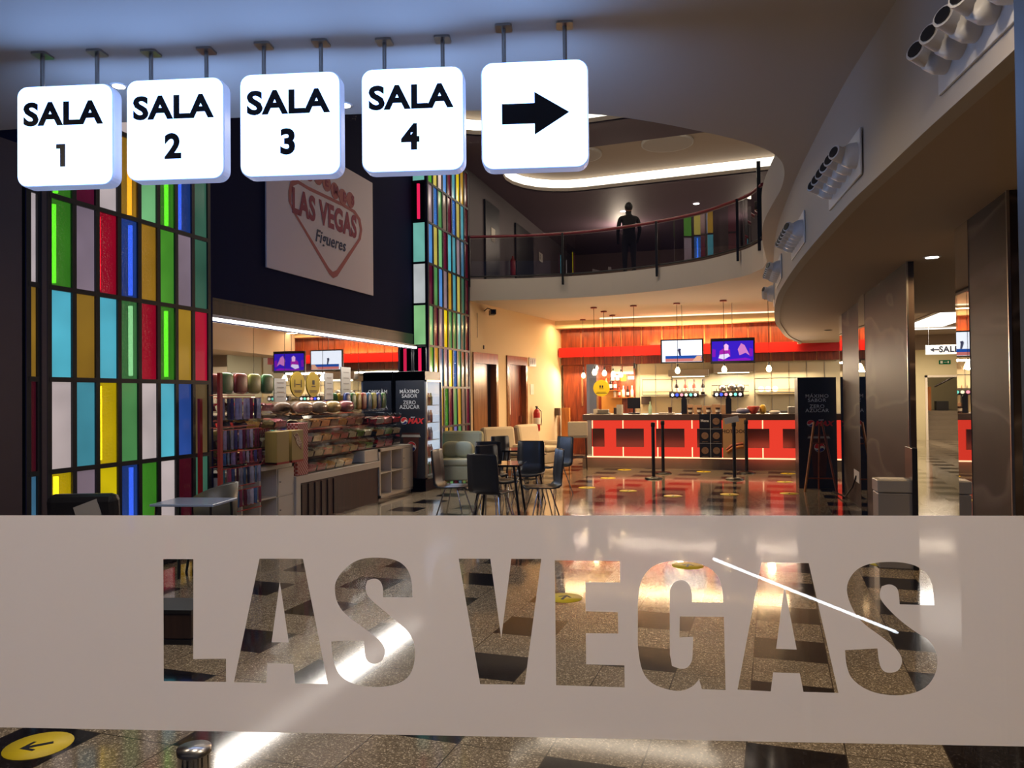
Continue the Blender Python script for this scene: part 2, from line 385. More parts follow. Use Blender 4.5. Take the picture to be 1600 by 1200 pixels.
# ---------------------------------------------------------------- room shell
CZ = 3.60; SZ = 2.82; UZ = 6.6; FZ = 4.05
XW = -5.62; XP = -5.35
def catmull(pts, n=6):
    out = []; k = len(pts)
    for i in range(k-1):
        p0 = Vector(pts[max(i-1,0)]); p1 = Vector(pts[i]); p2 = Vector(pts[i+1]); p3 = Vector(pts[min(i+2,k-1)])
        for j in range(n):
            t = j/n; q = .5*((2*p1)+(p2-p0)*t+(2*p0-5*p1+4*p2-p3)*t*t+(3*p1-p0-3*p2+p3)*t**3); out.append((q.x, q.y))
    out.append(tuple(pts[-1])); return out
struct('floor', MB().box(-9, -1.5, -.1, 9, 33, 0), 'floor')
near = [(-5.62,4.30),(-5.22,4.36),(-4.27,4.50),(-3.4,4.68),(-2.59,4.87),(-1.70,5.08),(-.99,5.38),(-.62,5.64),(-.26,5.98),(.10,6.38),(.32,6.75),(.43,7.2),(.45,7.85),(.39,8.6),(.34,9.27),(.33,9.9),(.36,10.72),(.42,11.6),(.47,12.3)]
far = [(.44,12.9),(.22,13.55),(-.1,14.0),(-.6,14.55),(-1.5,15.08),(-2.6,15.45),(-3.5,15.52),(-4.4,15.42),(-5.38,15.2)]
nearc = catmull(near, 5); farc = catmull(far, 5)
slabpoly = [(XW-.02, .4)] + nearc + farc + [(XW, 15.2), (-4.62, 21.0), (2.4, 21.0), (2.4, 12.5), (1.2, 12), (1.0, 6), (1.3, .4)]
struct('ceiling', MB().prism(slabpoly, CZ, FZ), 'paint')
# curved fascia with the air nozzles
fb = [(1.12,1.6),(.96,3.05),(.85,3.95),(.78,4.6),(.70,5.35),(.62,6.5),(.56,7.6),(.52,8.8),(.50,10.0),(.53,11.4),(.58,12.6),(.67,14.1),(.82,15.6),(1.05,17.6),(1.42,19.6),(1.46,20.28)]
fbc = catmull(fb, 5)
poly = fbc + [(x+.08, y) for x, y in fbc[::-1]]
struct('trim_1', MB().prism(poly, SZ-.02, CZ), 'paint')
soff = [(x+.03, y) for x, y in fbc] + [(2.4, 20.28), (2.4, 13.3), (7.6, 13.3), (7.6, 1.0), (1.2, 1.0)]
struct('ceiling_soffit', MB().prism(soff, SZ, SZ+.1), 'soffit')
# upper hall
struct('ceiling_upper', MB().prism([(-6, 3), (3, 3), (3, 29), (-9.5, 29), (-9.5, 19), (-6, 16)], UZ+.32, UZ+.42), 'soffit')
def pill(x0, x1, y0, y1, skew=0.0):
    r = (y1-y0)/2; c = (y0+y1)/2; pts = []
    for i in range(13):
        a = math.pi/2 + math.pi*i/12; pts.append((x0+r+r*math.cos(a), c+r*math.sin(a)))
    for i in range(13):
        a = -math.pi/2 + math.pi*i/12; pts.append((x1-r+r*math.cos(a), c+r*math.sin(a)))
    return [(x, y+skew*(x-x0)) for x, y in pts]
P1 = pill(-5.1, 2.6, 15.5, 18.7, -.09); P2 = pill(-5.5, 2.5, 11.2, 14.2, -.08)
outer = [(-6,3),(3,3),(3,29),(-9.5,29),(-9.5,19),(-6,16)]
fl = lambda a, b, t: (a, b, UZ+t)
struct('ceiling_upper_lower_layer', MB().shape([outer, P1, P2], fl, .03), mat('dark_ceiling', (100, 82, 96), .6))
def ringwall(poly, z0, z1, inset=0.0):
    mb = MB(); n = len(poly)
    mb.add([(x,y,z0) for x,y in poly]+[(x,y,z1) for x,y in poly], [(i,(i+1)%n,n+(i+1)%n,n+i) for i in range(n)]); return mb
for P in (P1, P2):
    t = thing('cove_light', 'long rounded ceiling recess with a glowing white edge, ' + ('above the far balcony' if P is P1 else 'nearer one behind the arrow sign'), 'light', group=None)
    ringwall(P, UZ+.03, UZ+.11).build('lip', 'paint', t)
    ringwall(P, UZ+.11, UZ+.31).build('light_strip', 'covewhite', t)
for i, (cx, cy, lit) in enumerate(((-1.33, 16.4, 1), (-3.3, 16.6, 0), (.7, 16.2, 1))):
    t = thing('round_ceiling_light', ['glowing round recess in the upper ceiling, in full view', 'unlit round recess in the upper ceiling below the arrow sign', 'round glowing recess half hidden by the curved ceiling edge'][i], 'light', (cx, cy, UZ+.26))
    MB().lathe([(.50, 0), (.54, 0), (.54, .06), (.50, .06)], n=32).build('ring', 'paint', t)
    MB().lathe([(.50, .02), (.01, .03)], n=32).build('diffuser', emit('recess_glow', (1, .9, .7), 1.0) if lit else 'soffit', t)

# left wall: dark, with the mirrored bay below the light strip
wl = MB().box(XW-.15, -1.2, 0, XW, 6.92, UZ+.3).box(XW-.15, 6.92, 2.46, XW, 12.95, UZ+.3).box(XW-.15, 12.95, 0, XW, 15.2, UZ+.3).box(XW-.15, 6.92, 0, XW-.02, 12.95, 2.46)
struct('wall_left', wl, 'darkwall')
struct('wall_left_upper', MB().box(XW-.15, 15.2, FZ, XW, 29, UZ+.3), mat('upper_wall', (92, 82, 88), .6))
struct('trim_2', MB().box(XW, 6.95, 2.70, XW+.02, 12.9, 2.73).box(XW, 6.95, 2.53, XW+.015, 12.9, 2.70), 'wooddark')
mir = MB().box(XW-.02, 6.95, .0, XW-.005, 12.9, 2.46).build('wall_mirror', 'mirror'); tag(mir, 'tall mirror lining the back of the sweets bay, reflecting the bar', 'mirror')
t = thing('linear_light', 'long white tube light sloping above the sweets bay', 'light', (XW+.04, 9.95, 2.5))
MB().box(-.03, -3.0, .0, .03, 3.0, .035).build('housing', 'white', t)
MB().box(-.012, -2.96, -.03, .028, 2.96, .0).build('tube', 'tube', t)
# cream lift wall (turned a few degrees)
A = Vector((-5.37, 15.2)); B = Vector((-4.62, 20.7)); dW = (B-A).normalized(); nW = Vector((dW.y, -dW.x)); LW = (B-A).length
def onW(s_, z, out=0.0): p = A + dW*s_ + nW*out; return (p.x, p.y, z)
def wbox(mb, s0, s1, z0, z1, o0, o1):
    vs = [onW(s_, z, o_) for z in (z0, z1) for s_, o_ in ((s0, o0), (s1, o0), (s1, o1), (s0, o1))]
    return mb.add(vs, [(0,3,2,1),(4,5,6,7),(0,1,5,4),(1,2,6,5),(2,3,7,6),(3,0,4,7)])
mb = MB()
for s0, s1, za, zb in ((-.3,.14,0,CZ),(.14,1.36,2.53,CZ),(1.36,1.86,0,CZ),(1.86,3.06,2.53,CZ),(3.06,LW+.2,0,CZ)): wbox(mb, s0, s1, za, zb, -.2, 0)
struct('wall_cream', mb, 'paint_warm')
# doors: bronze lift door and panelled toilet door
d = struct('door_1', wbox(wbox(wbox(MB(), .14, .22, 0, 2.53, -.2, .03), 1.26, 1.36, 0, 2.53, -.2, .03), .22, 1.26, 2.30, 2.53, -.2, .03), 'doorwood')
o = wbox(MB(), .22, 1.05, 0, 2.30, -.16, -.10).build('door_leaf', 'doorwood', d)
o = wbox(MB(), 1.05, 1.26, 0, 2.30, -.19, -.12).build('side_gap', 'black', d)
d = struct('door_2', wbox(wbox(wbox(MB(), 1.86, 1.98, 0, 2.53, -.2, .03), 2.96, 3.06, 0, 2.53, -.2, .03), 1.98, 2.96, 2.33, 2.53, -.2, .03), 'doorwood')
wbox(MB(), 1.98, 2.96, 0, 2.33, -.16, -.10).build('door_leaf', 'wood', d)
wbox(wbox(MB(), 2.06, 2.28, 1.15, 2.2, -.10, -.09), 2.1, 2.24, .4, .9, -.10, -.09).build('notice', 'paper', d)
wbox(MB(), 2.80, 2.86, .95, 1.1, -.10, -.03).build('handle', 'chrome', d)
# back wall and cream tile field
mb = MB().box(-4.9, 20.8, 0, 7.6, 21.0, CZ)
struct('wall_back', MB().box(-4.9, 20.75, 0, 2.9, 21.0, CZ), 'tile')
struct('trim_3', MB().box(-4.7, 20.25, 3.40, 2.6, 20.75, CZ), 'paint_warm')
tag(MB().box(-3.4, 19.82, 3.575, 1.3, 19.92, 3.6).build('ceiling_light_line', emit('bar_line', (1, .86, .55), 1.8)), 'thin warm light line in the ceiling along the bar', 'light')
# corridor shell
struct('wall_right', MB().box(7.6, .4, 0, 7.8, 29.2, 4.4), 'paint')
struct('ceiling_corridor', MB().box(1.7, 13.3, 3.12, 7.7, 28.4, 3.2), 'soffit')
struct('trim_4', MB().box(2.3, 13.25, 2.84, 7.7, 13.33, 3.2).box(2.9, 23.0, 2.72, 7.6, 23.15, 3.12), 'soffit')
cw = mat('corridor_cream', (196, 186, 150), .75)
struct('wall_corridor', MB().box(2.9, 20.7, 0, 4.15, 28.0, 3.15), cw)
struct('wall_corridor_end', MB().box(4.15, 28.0, 0, 5.98, 28.2, 3.15).box(5.98, 28.0, 2.09, 7.6, 28.2, 3.15), cw)
struct('wall_corridor_far', MB().box(5.4, 31.5, 0, 8.4, 31.7, 3.4).box(5.5, 28.2, 0, 5.9, 31.5, 3.3).box(5.5, 28.2, 3.2, 8.4, 31.7, 3.3), cw)
struct('trim_5', MB().box(5.93, 27.95, 0, 6.0, 28.0, 2.12).box(5.93, 27.95, 2.05, 7.6, 28.0, 2.12), M['offwhite'])
st = MB()
for i in range(6): st.box(6.0, 28.2+i*.16, 0, 7.6, 31.4, .155*(i+1))
struct('trim_steps', st, M['greystone'])
tag(MB().box(6.18, 29.6, .93, 6.46, 29.85, 1.75).build('cabinet', M['woodlight']), 'tall ochre box cabinet on the landing at the top of the corridor steps', 'cabinet')
tag(MB().box(6.62, 29.6, .93, 7.0, 29.9, 1.25).build('crate', M['black']), 'low black box on the landing right of the ochre cabinet', 'box')
tag(MB().tube([(6.5, 29.3, 1.75), (7.5, 29.3, 2.3)], .03).build('stair_handrail', M['wooddark']), 'dark handrail rising to the right above the corridor steps', 'handrail')
light('POINT', (6.6, 29.0, 2.7), 26, SOFT, .1, name='landing_light')
light('POINT', (5.9, 31.0, 5.5), .01, SOFT, .1)
t = thing('ceiling_light_panel', 'bright white rectangular light panel in the corridor ceiling', 'light', (4.1, 17.8, 3.1))
MB().box(-.45, -1.75, -.03, .45, 1.75, .0).build('frame', 'white', t); MB().box(-.42, -1.72, -.035, .42, 1.72, -.03).build('diffuser', 'panelglow', t)
t = thing('ceiling_light_strip', 'thin light strip across the corridor ceiling beyond the panel', 'light', (4.9, 20.4, 3.1))
MB().box(-.9, -.06, -.02, .9, .06, 0).build('diffuser', 'panelglow', t)
# marble partition walls with mirrored ends
def pillar(n, x, y0, y1, ym, label, th):
    o = struct(n, MB().box(x, y0, 0, x+th, y1, SZ), 'marble')
    MB().box(x-.004, y1, 0, x+th, ym, SZ).build('mirror_end', 'mirror', o)
    MB().box(x-.006, y0-.004, 0, x+.01, y0+.012, SZ).build('corner_strip', 'steel', o)
pillar('wall_pillar_1', 1.60, 5.33, 6.16, 6.5, '', .10)
pillar('wall_pillar_2', 1.55, 7.96, 10.45, 10.95, '', .06)
pillar('wall_pillar_3', 1.60, 11.0, 13.0, 13.3, '', .60)
# mezzanine
struct('wall_mezzanine', MB().box(-9.5, 27, FZ, 3, 27.2, UZ+.3), mat('mezz_wall', (108, 84, 76), .6))
mzf = [(-9.5, 21.0), (XW, 21), (3, 21.0), (3, 27), (-9.5, 27)]
struct('floor_mezzanine', MB().prism(mzf, CZ, FZ), 'paint')
struct('wall_mezzanine_right', MB().box(2.6, 12.4, FZ, 2.8, 27, UZ+.3), 'darkwall')
# ---------------------------------------------------------------- window in front: glass, frosted band, frame
GO = Vector((-.34, 1.15, 0)); GT = Vector((.97570621, .21908308, 0)); GN = Vector((-.21908308, .97570621, 0))
def G(a, b, t): p = GO + GT*a + GN*t; return (p.x, p.y, b)
win = struct('window_1', MB().slab([(-2.6, .02), (.80, .02), (.80, 3.5), (-2.6, 3.5)], G, .008), 'paneglass')
LT = {'L':[(-0.564,1.342),(-0.514,1.342),(-0.515,1.182),(-0.461,1.183),(-0.461,1.146),(-0.564,1.146)],
'A':[(-0.405,1.343),(-0.334,1.343),(-0.295,1.145),(-0.348,1.145),(-0.351,1.176),(-0.393,1.177),(-0.395,1.145),(-0.448,1.146)],
'Ai':[(-0.372,1.307),(-0.358,1.21),(-0.386,1.21)],
'S':[(-0.216,1.346),(-0.186,1.343),(-0.168,1.332),(-0.159,1.313),(-0.158,1.283),(-0.205,1.283),(-0.205,1.298),(-0.209,1.309),(-0.219,1.313),(-0.23,1.309),(-0.234,1.298),(-0.231,1.286),(-0.223,1.277),(-0.188,1.249),(-0.16,1.225),(-0.153,1.197),(-0.16,1.162),(-0.181,1.146),(-0.217,1.14),(-0.256,1.145),(-0.278,1.16),(-0.287,1.183),(-0.289,1.213),(-0.236,1.214),(-0.235,1.189),(-0.23,1.18),(-0.22,1.177),(-0.209,1.181),(-0.204,1.188),(-0.202,1.203),(-0.213,1.217),(-0.238,1.235),(-0.266,1.255),(-0.279,1.272),(-0.283,1.291),(-0.282,1.308),(-0.266,1.329),(-0.244,1.343)],
'V':[(-0.084,1.344),(-0.034,1.344),(-0.018,1.22),(-0.001,1.344),(0.046,1.344),(0.018,1.148),(-0.052,1.148)],
'E':[(0.067,1.342),(0.168,1.341),(0.168,1.308),(0.114,1.308),(0.114,1.263),(0.164,1.262),(0.164,1.229),(0.114,1.229),(0.114,1.181),(0.173,1.18),(0.173,1.146),(0.067,1.148)],
'G':[(0.261,1.342),(0.297,1.337),(0.319,1.32),(0.325,1.296),(0.325,1.278),(0.278,1.278),(0.278,1.296),(0.272,1.309),(0.261,1.313),(0.249,1.308),(0.244,1.296),(0.243,1.198),(0.246,1.18),(0.259,1.175),(0.27,1.177),(0.277,1.188),(0.278,1.201),(0.279,1.225),(0.258,1.224),(0.259,1.256),(0.326,1.256),(0.327,1.144),(0.291,1.145),(0.287,1.16),(0.278,1.149),(0.26,1.141),(0.239,1.143),(0.212,1.153),(0.198,1.175),(0.194,1.212),(0.195,1.276),(0.199,1.312),(0.216,1.333),(0.239,1.341)],
'B':[(0.384,1.34),(0.455,1.339),(0.496,1.142),(0.444,1.143),(0.439,1.171),(0.399,1.172),(0.395,1.143),(0.345,1.145)],
'Bi':[(0.418,1.305),(0.435,1.207),(0.404,1.208)],
'T':[(0.574,1.342),(0.606,1.339),(0.626,1.329),(0.638,1.31),(0.64,1.276),(0.589,1.277),(0.588,1.296),(0.584,1.304),(0.574,1.308),(0.563,1.304),(0.559,1.293),(0.562,1.281),(0.586,1.255),(0.612,1.235),(0.634,1.222),(0.644,1.199),(0.641,1.172),(0.623,1.148),(0.587,1.138),(0.544,1.143),(0.515,1.163),(0.508,1.186),(0.507,1.207),(0.555,1.21),(0.557,1.188),(0.562,1.176),(0.571,1.173),(0.583,1.175),(0.589,1.182),(0.592,1.194),(0.585,1.208),(0.566,1.225),(0.533,1.248),(0.517,1.272),(0.509,1.302),(0.521,1.326),(0.541,1.338)]}
def soften(lp, it=2):
    for _ in range(it):
        out = []; n = len(lp)
        for i in range(n):
            a_, b_, c_ = Vector(lp[i-1]), Vector(lp[i]), Vector(lp[(i+1) % n])
            d1, d2 = (b_-a_), (c_-b_)
            if d1.length < 1e-6 or d2.length < 1e-6: continue
            if d1.angle(d2) < R(50) and d1.length < .06 and d2.length < .06: out += [tuple(b_-d1*.25), tuple(b_+d2*.25)]
            else: out.append(tuple(b_))
        lp = out
    return lp
for k_ in ('S', 'G', 'T'): LT[k_] = soften(LT[k_])
band = [(-2.6, 1.069), (.80, 1.066), (.80, 1.411), (-2.6, 1.414)]
MB().shape([band] + list(LT.values()), lambda a, b, t: G(a, b, .0088+t), 0).build('frosted_band', 'film', win)
MB().slab([(.768, 0), (.86, 0), (.86, 3.5), (.768, 3.5)], lambda a, b, t: G(a, b, t-.055), .055).build('window_frame', 'frame', win)
# ---------------------------------------------------------------- hanging light-box signs
SGT = Vector((math.cos(.21), math.sin(.21), 0)); SGN = Vector((SGT.y, -SGT.x, 0))
def rrect(w_, h_, r, n=5):
    pts = []
    for cx, cy, a0 in ((w_/2-r, h_/2-r, 0), (-w_/2+r, h_/2-r, 90), (-w_/2+r, -h_/2+r, 180), (w_/2-r, -h_/2+r, 270)):
        for i in range(n+1):
            a = R(a0+90*i/n); pts.append((cx+r*math.cos(a), cy+r*math.sin(a)))
    return pts
M['signbox'] = mat('sign_casing', (225, 232, 245), .3, em=(.42, .55, 1), es=.42)
for i, (cx, cy) in enumerate(((-3.655, 3.47), (-3.042, 3.634), (-2.37, 3.746), (-1.702, 3.91), (-1.015, 3.956))):
    cz = (3.109, 3.133, 3.125, 3.134, 3.10)[i]
    lab = ['lit white square sign lettered SALA 1, hanging leftmost', 'lit white square sign lettered SALA 2, hanging from the ceiling', 'lit white square sign lettered SALA 3, in front of the poster', 'lit white square sign lettered SALA 4, beside the arrow sign', 'lit white square sign with a black arrow pointing right'][i]
    t = thing('hanging_sign', lab, 'sign', (cx, cy, cz), 0, 'lit hanging signs below the entrance ceiling')
    F = lambda a, b, s_: tuple(SGT*a + SGN*s_ + Vector((0, 0, b)))
    MB().slab(rrect(.575, .58, .062), lambda a, b, s_: F(a, b, s_-.09), .09).build('casing', 'signbox', t, .008)
    MB().slab(rrect(.562, .567, .058), lambda a, b, s_: F(a, b, s_), .004).build('face', 'signface', t)
    if i < 4:
        MB().text('SALA', .178, lambda a, b, s_: F(a-.012, b+.118, .005+s_), .002, .007, sx=1.1).build('lettering', 'ink', t)
        if i == 0: MB().slab([(-.028,.065),(.026,.065),(.026,-.065),(-.005,-.065),(-.005,.038),(-.028,.038)], lambda a, b, s_: F(a-.02, b-.115, .005+s_), .002).build('number', 'ink', t)
        else: MB().text(str(i+1), .19, lambda a, b, s_: F(a-.01, b-.105, .005+s_), .002, .008).build('number', 'ink', t)
    else:
        MB().slab([(-.175,.055),(.0,.055),(.0,.115),(.185,-.0),(.0,-.115),(.0,-.055),(-.175,-.055)], lambda a, b, s_: F(a, b+.005, .005+s_), .002).build('arrow', 'ink', t)
    MB().slab(rrect(.562, .567, .058), lambda a, b, s_: F(a, b, s_-.094), .004).build('rear_face', 'signface', t)
    for dx in (-.165, .165):
        r_ = MB().tube([F(dx, .28, -.045), F(dx, CZ-cz-.005, -.045)], .012).build('rod', 'steel', t)
        MB().slab(rrect(.09, .09, .01, 2), lambda a, b, s_: (F(dx+a, CZ-cz-.012+s_, -.045+b)), .012).build('bracket', 'steel', t)
for i, (x, y) in enumerate(((-3.75, 3.97), (-2.545, 4.70))):
    t = thing('downlight', ['small white recessed downlight between the two leftmost signs', 'small white recessed downlight just left of the sign lettered SALA 4'][i], 'light', (x, y, CZ))
    MB().lathe([(.03, -.004), (.055, -.004), (.055, 0), (.03, 0)], n=20).build('ring', 'white', t); MB().lathe([(.038, -.008), (.001, -.008)], n=16).build('lens', 'downl', t)
for i, (x, y) in enumerate(((1.72, 7.75), (1.74, 16.2))):
    t = thing('downlight', ['lit round downlight in the brown soffit by the corridor', 'unlit slim round fitting in the soffit above the soft drinks fridge'][i], 'light', (x, y, SZ))
    MB().lathe([(.05, -.005), (.075, -.005), (.075, 0), (.05, 0)], n=20).build('ring', 'white' if i == 0 else 'black', t); MB().lathe([(.055, -.01), (.001, -.01)], n=16).build('lens', 'downl' if i == 0 else 'black', t)
for i, (x, y) in enumerate(((-2.9, 20.9), (-.95, 20.7))):
    t = thing('downlight', ['left of two small lights on the dark upper ceiling', 'right one of two small lights on the dark upper ceiling'][i], 'light', (x, y, UZ))
    MB().lathe([(.08, -.01), (.001, -.01)], n=16).build('lens', 'downl', t)

# ---------------------------------------------------------------- stained glass panels
CC = dict(g=(84,166,48), G=(84,150,84), k=(60,104,82), p=(150,130,140), w=(214,196,190), W=(215,218,214), r=(196,16,52), b=(46,82,160), B=(84,150,226), o=(196,150,42), O=(150,112,34), y=(240,212,10),
          Y=(206,190,90), c=(92,196,214), t=(78,160,176), l=(132,206,134), L=(160,224,150), m=(92,16,44), M=(70,12,24), n=(98,78,46), a=(132,208,190), e=(70,120,150), v=(100,104,170), x=(120,100,88))
TEX = set('gryBb')
pm = {}
def PM(k, tex):
    if (k, tex) not in pm: pm[(k, tex)] = pane_mat('glass_'+k+('_t' if tex else ''), CC[k], tex)
    return pm[(k, tex)]
tubem = {}
def TM(k):
    if k not in tubem:
        tc_ = dict(g=(170,255,70), b=(110,160,255), B=(120,190,255), r=(255,60,90), y=(255,244,90), o=(255,206,70), k=(120,220,160)).get(k, (230,230,230))
        tubem[k] = emit('tube_'+k, tc_, 9.0)
    return tubem[k]
def glass_wall(name, label, y_edges, z_edges, grid, tubes, frames, X=XP, front=None):
    t = thing(name, label, 'stained glass', (X, y_edges[0], 0))
    y0 = y_edges[0]
    fr = MB()
    for y in y_edges: fr.box(-.03, y-y0-.022, 0, .02, y-y0+.022, z_edges[0]+.0)
    for z in z_edges: fr.box(-.03, 0, z-.02, .022, y_edges[-1]-y0, z+.02)
    fr.build('lead_frame', 'frame', t)
    MB().box(-.26, -.04, 0, -.24, y_edges[-1]-y0+.03, z_edges[0]).box(-.26, -.06, 0, .02, -.022, z_edges[0]).box(-.26, y_edges[-1]-y0+.022, 0, .02, y_edges[-1]-y0+.05, z_edges[0]).build('casing', 'darkwall', t)
    for ri, row in enumerate(grid):
        for ci, k in enumerate(row):
            if k == ' ': continue
            a, b_ = y_edges[ci]-y0+.022, y_edges[ci+1]-y0-.022; zt, zb = z_edges[ri]-.02, z_edges[ri+1]+.02
            tx = (ri, ci) in tubes
            pn = MB().box(-.012, a, zb, 0, b_, zt).build('glass_pane', PM(k, tx), t)
            if tx:
                f = tubes[(ri, ci)]; yy = a+(b_-a)*f
                MB().tube([(-.05, yy, zb+.03), (-.05, yy, zt-.03)], .020, 6).build('light_tube', TM(k), pn)
    return t
ye = [4.91+.246*i for i in range(9)]
ZE = [6.25, 5.50, 4.77, 4.02, 3.27, 2.52, 1.77, 1.02, .27, .03]
g1 = ['lBomgkwr', 'gpcwlbGo', 'GmwolgbG' , 'gprbogpk', 'cOcGrgor', 'wtyGwcbn', 'ypybgwMk', 'owcglroG']
# row order is top to bottom: rows 3.. are the ones in view
g1 = ['lBomgkwr', 'gpcwlbGo', 'gmwolgbk', 'gprbogpk', 'cOcGrgor', 'wtyGwcbn', 'ypybgwMk', 'owcglroG']
tb1 = {(2,0):.5,(2,3):.85,(2,5):.8,(2,6):.5,(3,0):.4,(3,2):.25,(3,3):.9,(3,4):.1,(4,3):.9,(4,4):.12,(4,5):.75,(5,2):.3,(6,0):.5,(6,3):.9,(6,4):.1}
g1 = ['owlgBcmy'] + g1; tb1 = {(a_+1, b_): v_ for (a_, b_), v_ in tb1.items()}
glass_wall('stained_glass_screen', 'tall backlit stained glass wall of coloured oblong panes, left of the sweets bay', ye, ZE, g1, tb1, None)
# narrow strip of panes and its dark post
t = glass_wall('stained_glass_strip', 'single narrow column of coloured panes at far left behind a dark post', [4.72, 4.82], ZE, ['c','w','G','o','w','O','M','e','e'], {}, None)
struct('trim_7', MB().box(XP-.28, 4.83, 0, XP+.03, 4.875, 6.25).box(XP-.28, 1.0, 0, XP+.02, 4.69, CZ), mat('brown_panel', (60, 46, 50), .5, noise=.1))
ye2 = [12.92+.243*i for i in range(10)]
g2 = ['pBGxmBYte', 'BYlmcpwbk', 'mGBpotyGx', 'lmwyGGaeM', 'Goteyblnx', 'OtogmGoxm', 'otpoOvGxy', 'wbgglmeGo']
g2 = ['pBGxmBYtM', 'BYlmctpeM', 'mGBpotYkM', 'lmpyGGakM', 'goepyBGnx', 'otogmGoxm', 'otpoOvGxM', 'wbgglmeGx']
tb2 = {(0,1):.5,(0,5):.5,(5,3):.5,(4,5):.5,(7,1):.5,(7,2):.5}
g2 = ['gYwBmtyoM'] + g2; tb2 = {(a_+1, b_): v_ for (a_, b_), v_ in tb2.items()}
glass_wall('stained_glass_screen', 'second, farther stained glass wall of narrow panes between the sweets bay and the lifts', ye2, ZE, g2, tb2, None)
# end face of the far panel, facing the entrance
t = thing('stained_glass_end', 'single column of large coloured panes on the end of the far glass wall', 'stained glass', (XP, 12.86, 0))
fr = MB().box(-.27, -.02, 0, -.245, .02, 6.25).box(-.02, -.02, 0, .0, .02, 6.25)
for z in ZE: fr.box(-.27, -.02, z-.02, 0, .02, z+.02)
fr.build('lead_frame', 'frame', t)
# rows: 5.50-4.77 red tube, 4.02.. aqua, white, green, red tube
cols = ['a', 'r', 'a', 'W', 'L', 'r', 'o', 'w', 'b']
for i, k in enumerate(cols):
    zt, zb = ZE[i]-.02, ZE[i+1]+.02
    if k == 'r': MB().box(-.245, -.0, zb, -.02, .02, zt).build('backing', 'blackmatte', t); MB().tube([(-.13, -.03, zb+.03), (-.13, -.03, zt-.03)], .03, 8).build('light_tube', emit('red_tube', (.9, .02, .10), 1.1), t)
    else: MB().box(-.245, -.01, zb, -.02, .0, zt).build('glass_pane', PM(k, False), t)

# ---------------------------------------------------------------- cinema poster
t = thing('wall_poster', 'large pale poster with a neon style diamond sign reading LAS VEGAS, on the dark wall', 'poster', (XW+.01, 9.76, 4.14))
MB().box(0, -1.46, -.91, .02, 1.46, .91).build('canvas', 'poster', t)
def pf(a, b, s_): return (.021+s_, a*1.1, b*1.14-.06)
dia = [(-.98,.20),(-.93,.32),(-.80,.38),(-.5,.36),(0,.36),(.5,.36),(.86,.34),(1.04,.26),(1.10,.12),(1.05,-.02),(.95,-.10),(.30,-.62),(.18,-.66),(.06,-.62),(-.88,-.02),(-.98,.08)]
inn = [(a*.93+.0, b*.88+.0) for a, b in dia]
MB().shape([[(a*.9, b*1.0) for a, b in dia], [(a*.9, b*1.0) for a, b in inn]], pf, .002).build('diamond_outline', 'rose', t)
MB().text('LAS VEGAS', .40, lambda a, b, s_: pf(a, b+.10, s_+.002), .002, .016, sx=.80).build('lettering', 'pinkprint', t)
MB().text('Figueres', .22, lambda a, b, s_: pf(a+.12+b*.25, b-.20, s_+.002), .002, .003).build('lettering_script', 'blueprint', t)
for i, ch in enumerate('CINEMES'):
    x = -.70+i*.235; zz = .50 + .06*math.sin(i*.9)
    o = MB().lathe([(.12, 0), (.12, .004)], (.0225, x, zz), 20, 'x').build('letter_disc', 'rose', t)
    MB().text(ch, .17, lambda a, b, s_: pf(a+x, b+zz, s_+.0065), .002, .005).build('disc_letter', 'pinkprint', o)
pt = MB().slab([(-.32,.55),(-.27,.55),(-.25,.82),(-.28,.82)], pf, .002)
for a in (20, 65, 115, 160, 200, -20):
    ca, sa = math.cos(R(a)), math.sin(R(a)); pt.slab([(-.26,.80),(-.26+.13*ca-.035*sa,.80+.09*sa+.035*ca),(-.26+.22*ca,.79+.10*sa-.03)], pf, .002)
pt.build('palm_tree', 'pinkprint', t)

# ---------------------------------------------------------------- nozzle grilles on the fascia
def on_fascia(y):
    for i in range(len(fbc)-1):
        if fbc[i][1] <= y <= fbc[i+1][1]:
            k = (y-fbc[i][1])/(fbc[i+1][1]-fbc[i][1]); x = fbc[i][0]+(fbc[i+1][0]-fbc[i][0])*k
            return x, math.atan2(fbc[i+1][0]-fbc[i][0], fbc[i+1][1]-fbc[i][1])
    return fbc[-1][0], 0
spots = [(3.27, 'nearest, six big nozzles, at top right'), (5.40, 'second from the entrance'), (7.5, 'third from the entrance'), (9.6, 'fourth, seen nearly edge on'), (11.7, 'farthest, above the pendant lamps')]
base = None
for i, (y, ll) in enumerate(spots):
    x, an = on_fascia(y)
    if base is None:
        base = thing('air_nozzle_grille', 'white air nozzle grille on the curved fascia, '+ll, 'vent', (x, y, 3.05), -an, 'air nozzle grilles along the curved fascia')
        MB().box(-.012, -.47, -.16, 0, .47, .12).build('plate', 'white', base, .004)
        for k in range(6):
            yy = -.37+k*.15
            n_ = MB().lathe([(.078, 0), (.074, -.04), (.05, -.085), (.05, -.085)], (-.012, yy, -.02), 18, 'x').tube([(-.085, yy, -.02), (-.145, yy-.035, .0)], .045, 14).build('nozzle', 'white', base)
            MB().tube([(-.1455, yy-.0355, .0), (-.150, yy-.038, .0015)], .034, 12).build('nozzle_mouth', 'black', n_)
    else: dup(base, (x, y, 3.05), -an, 'white air nozzle grille on the curved fascia, '+ll)

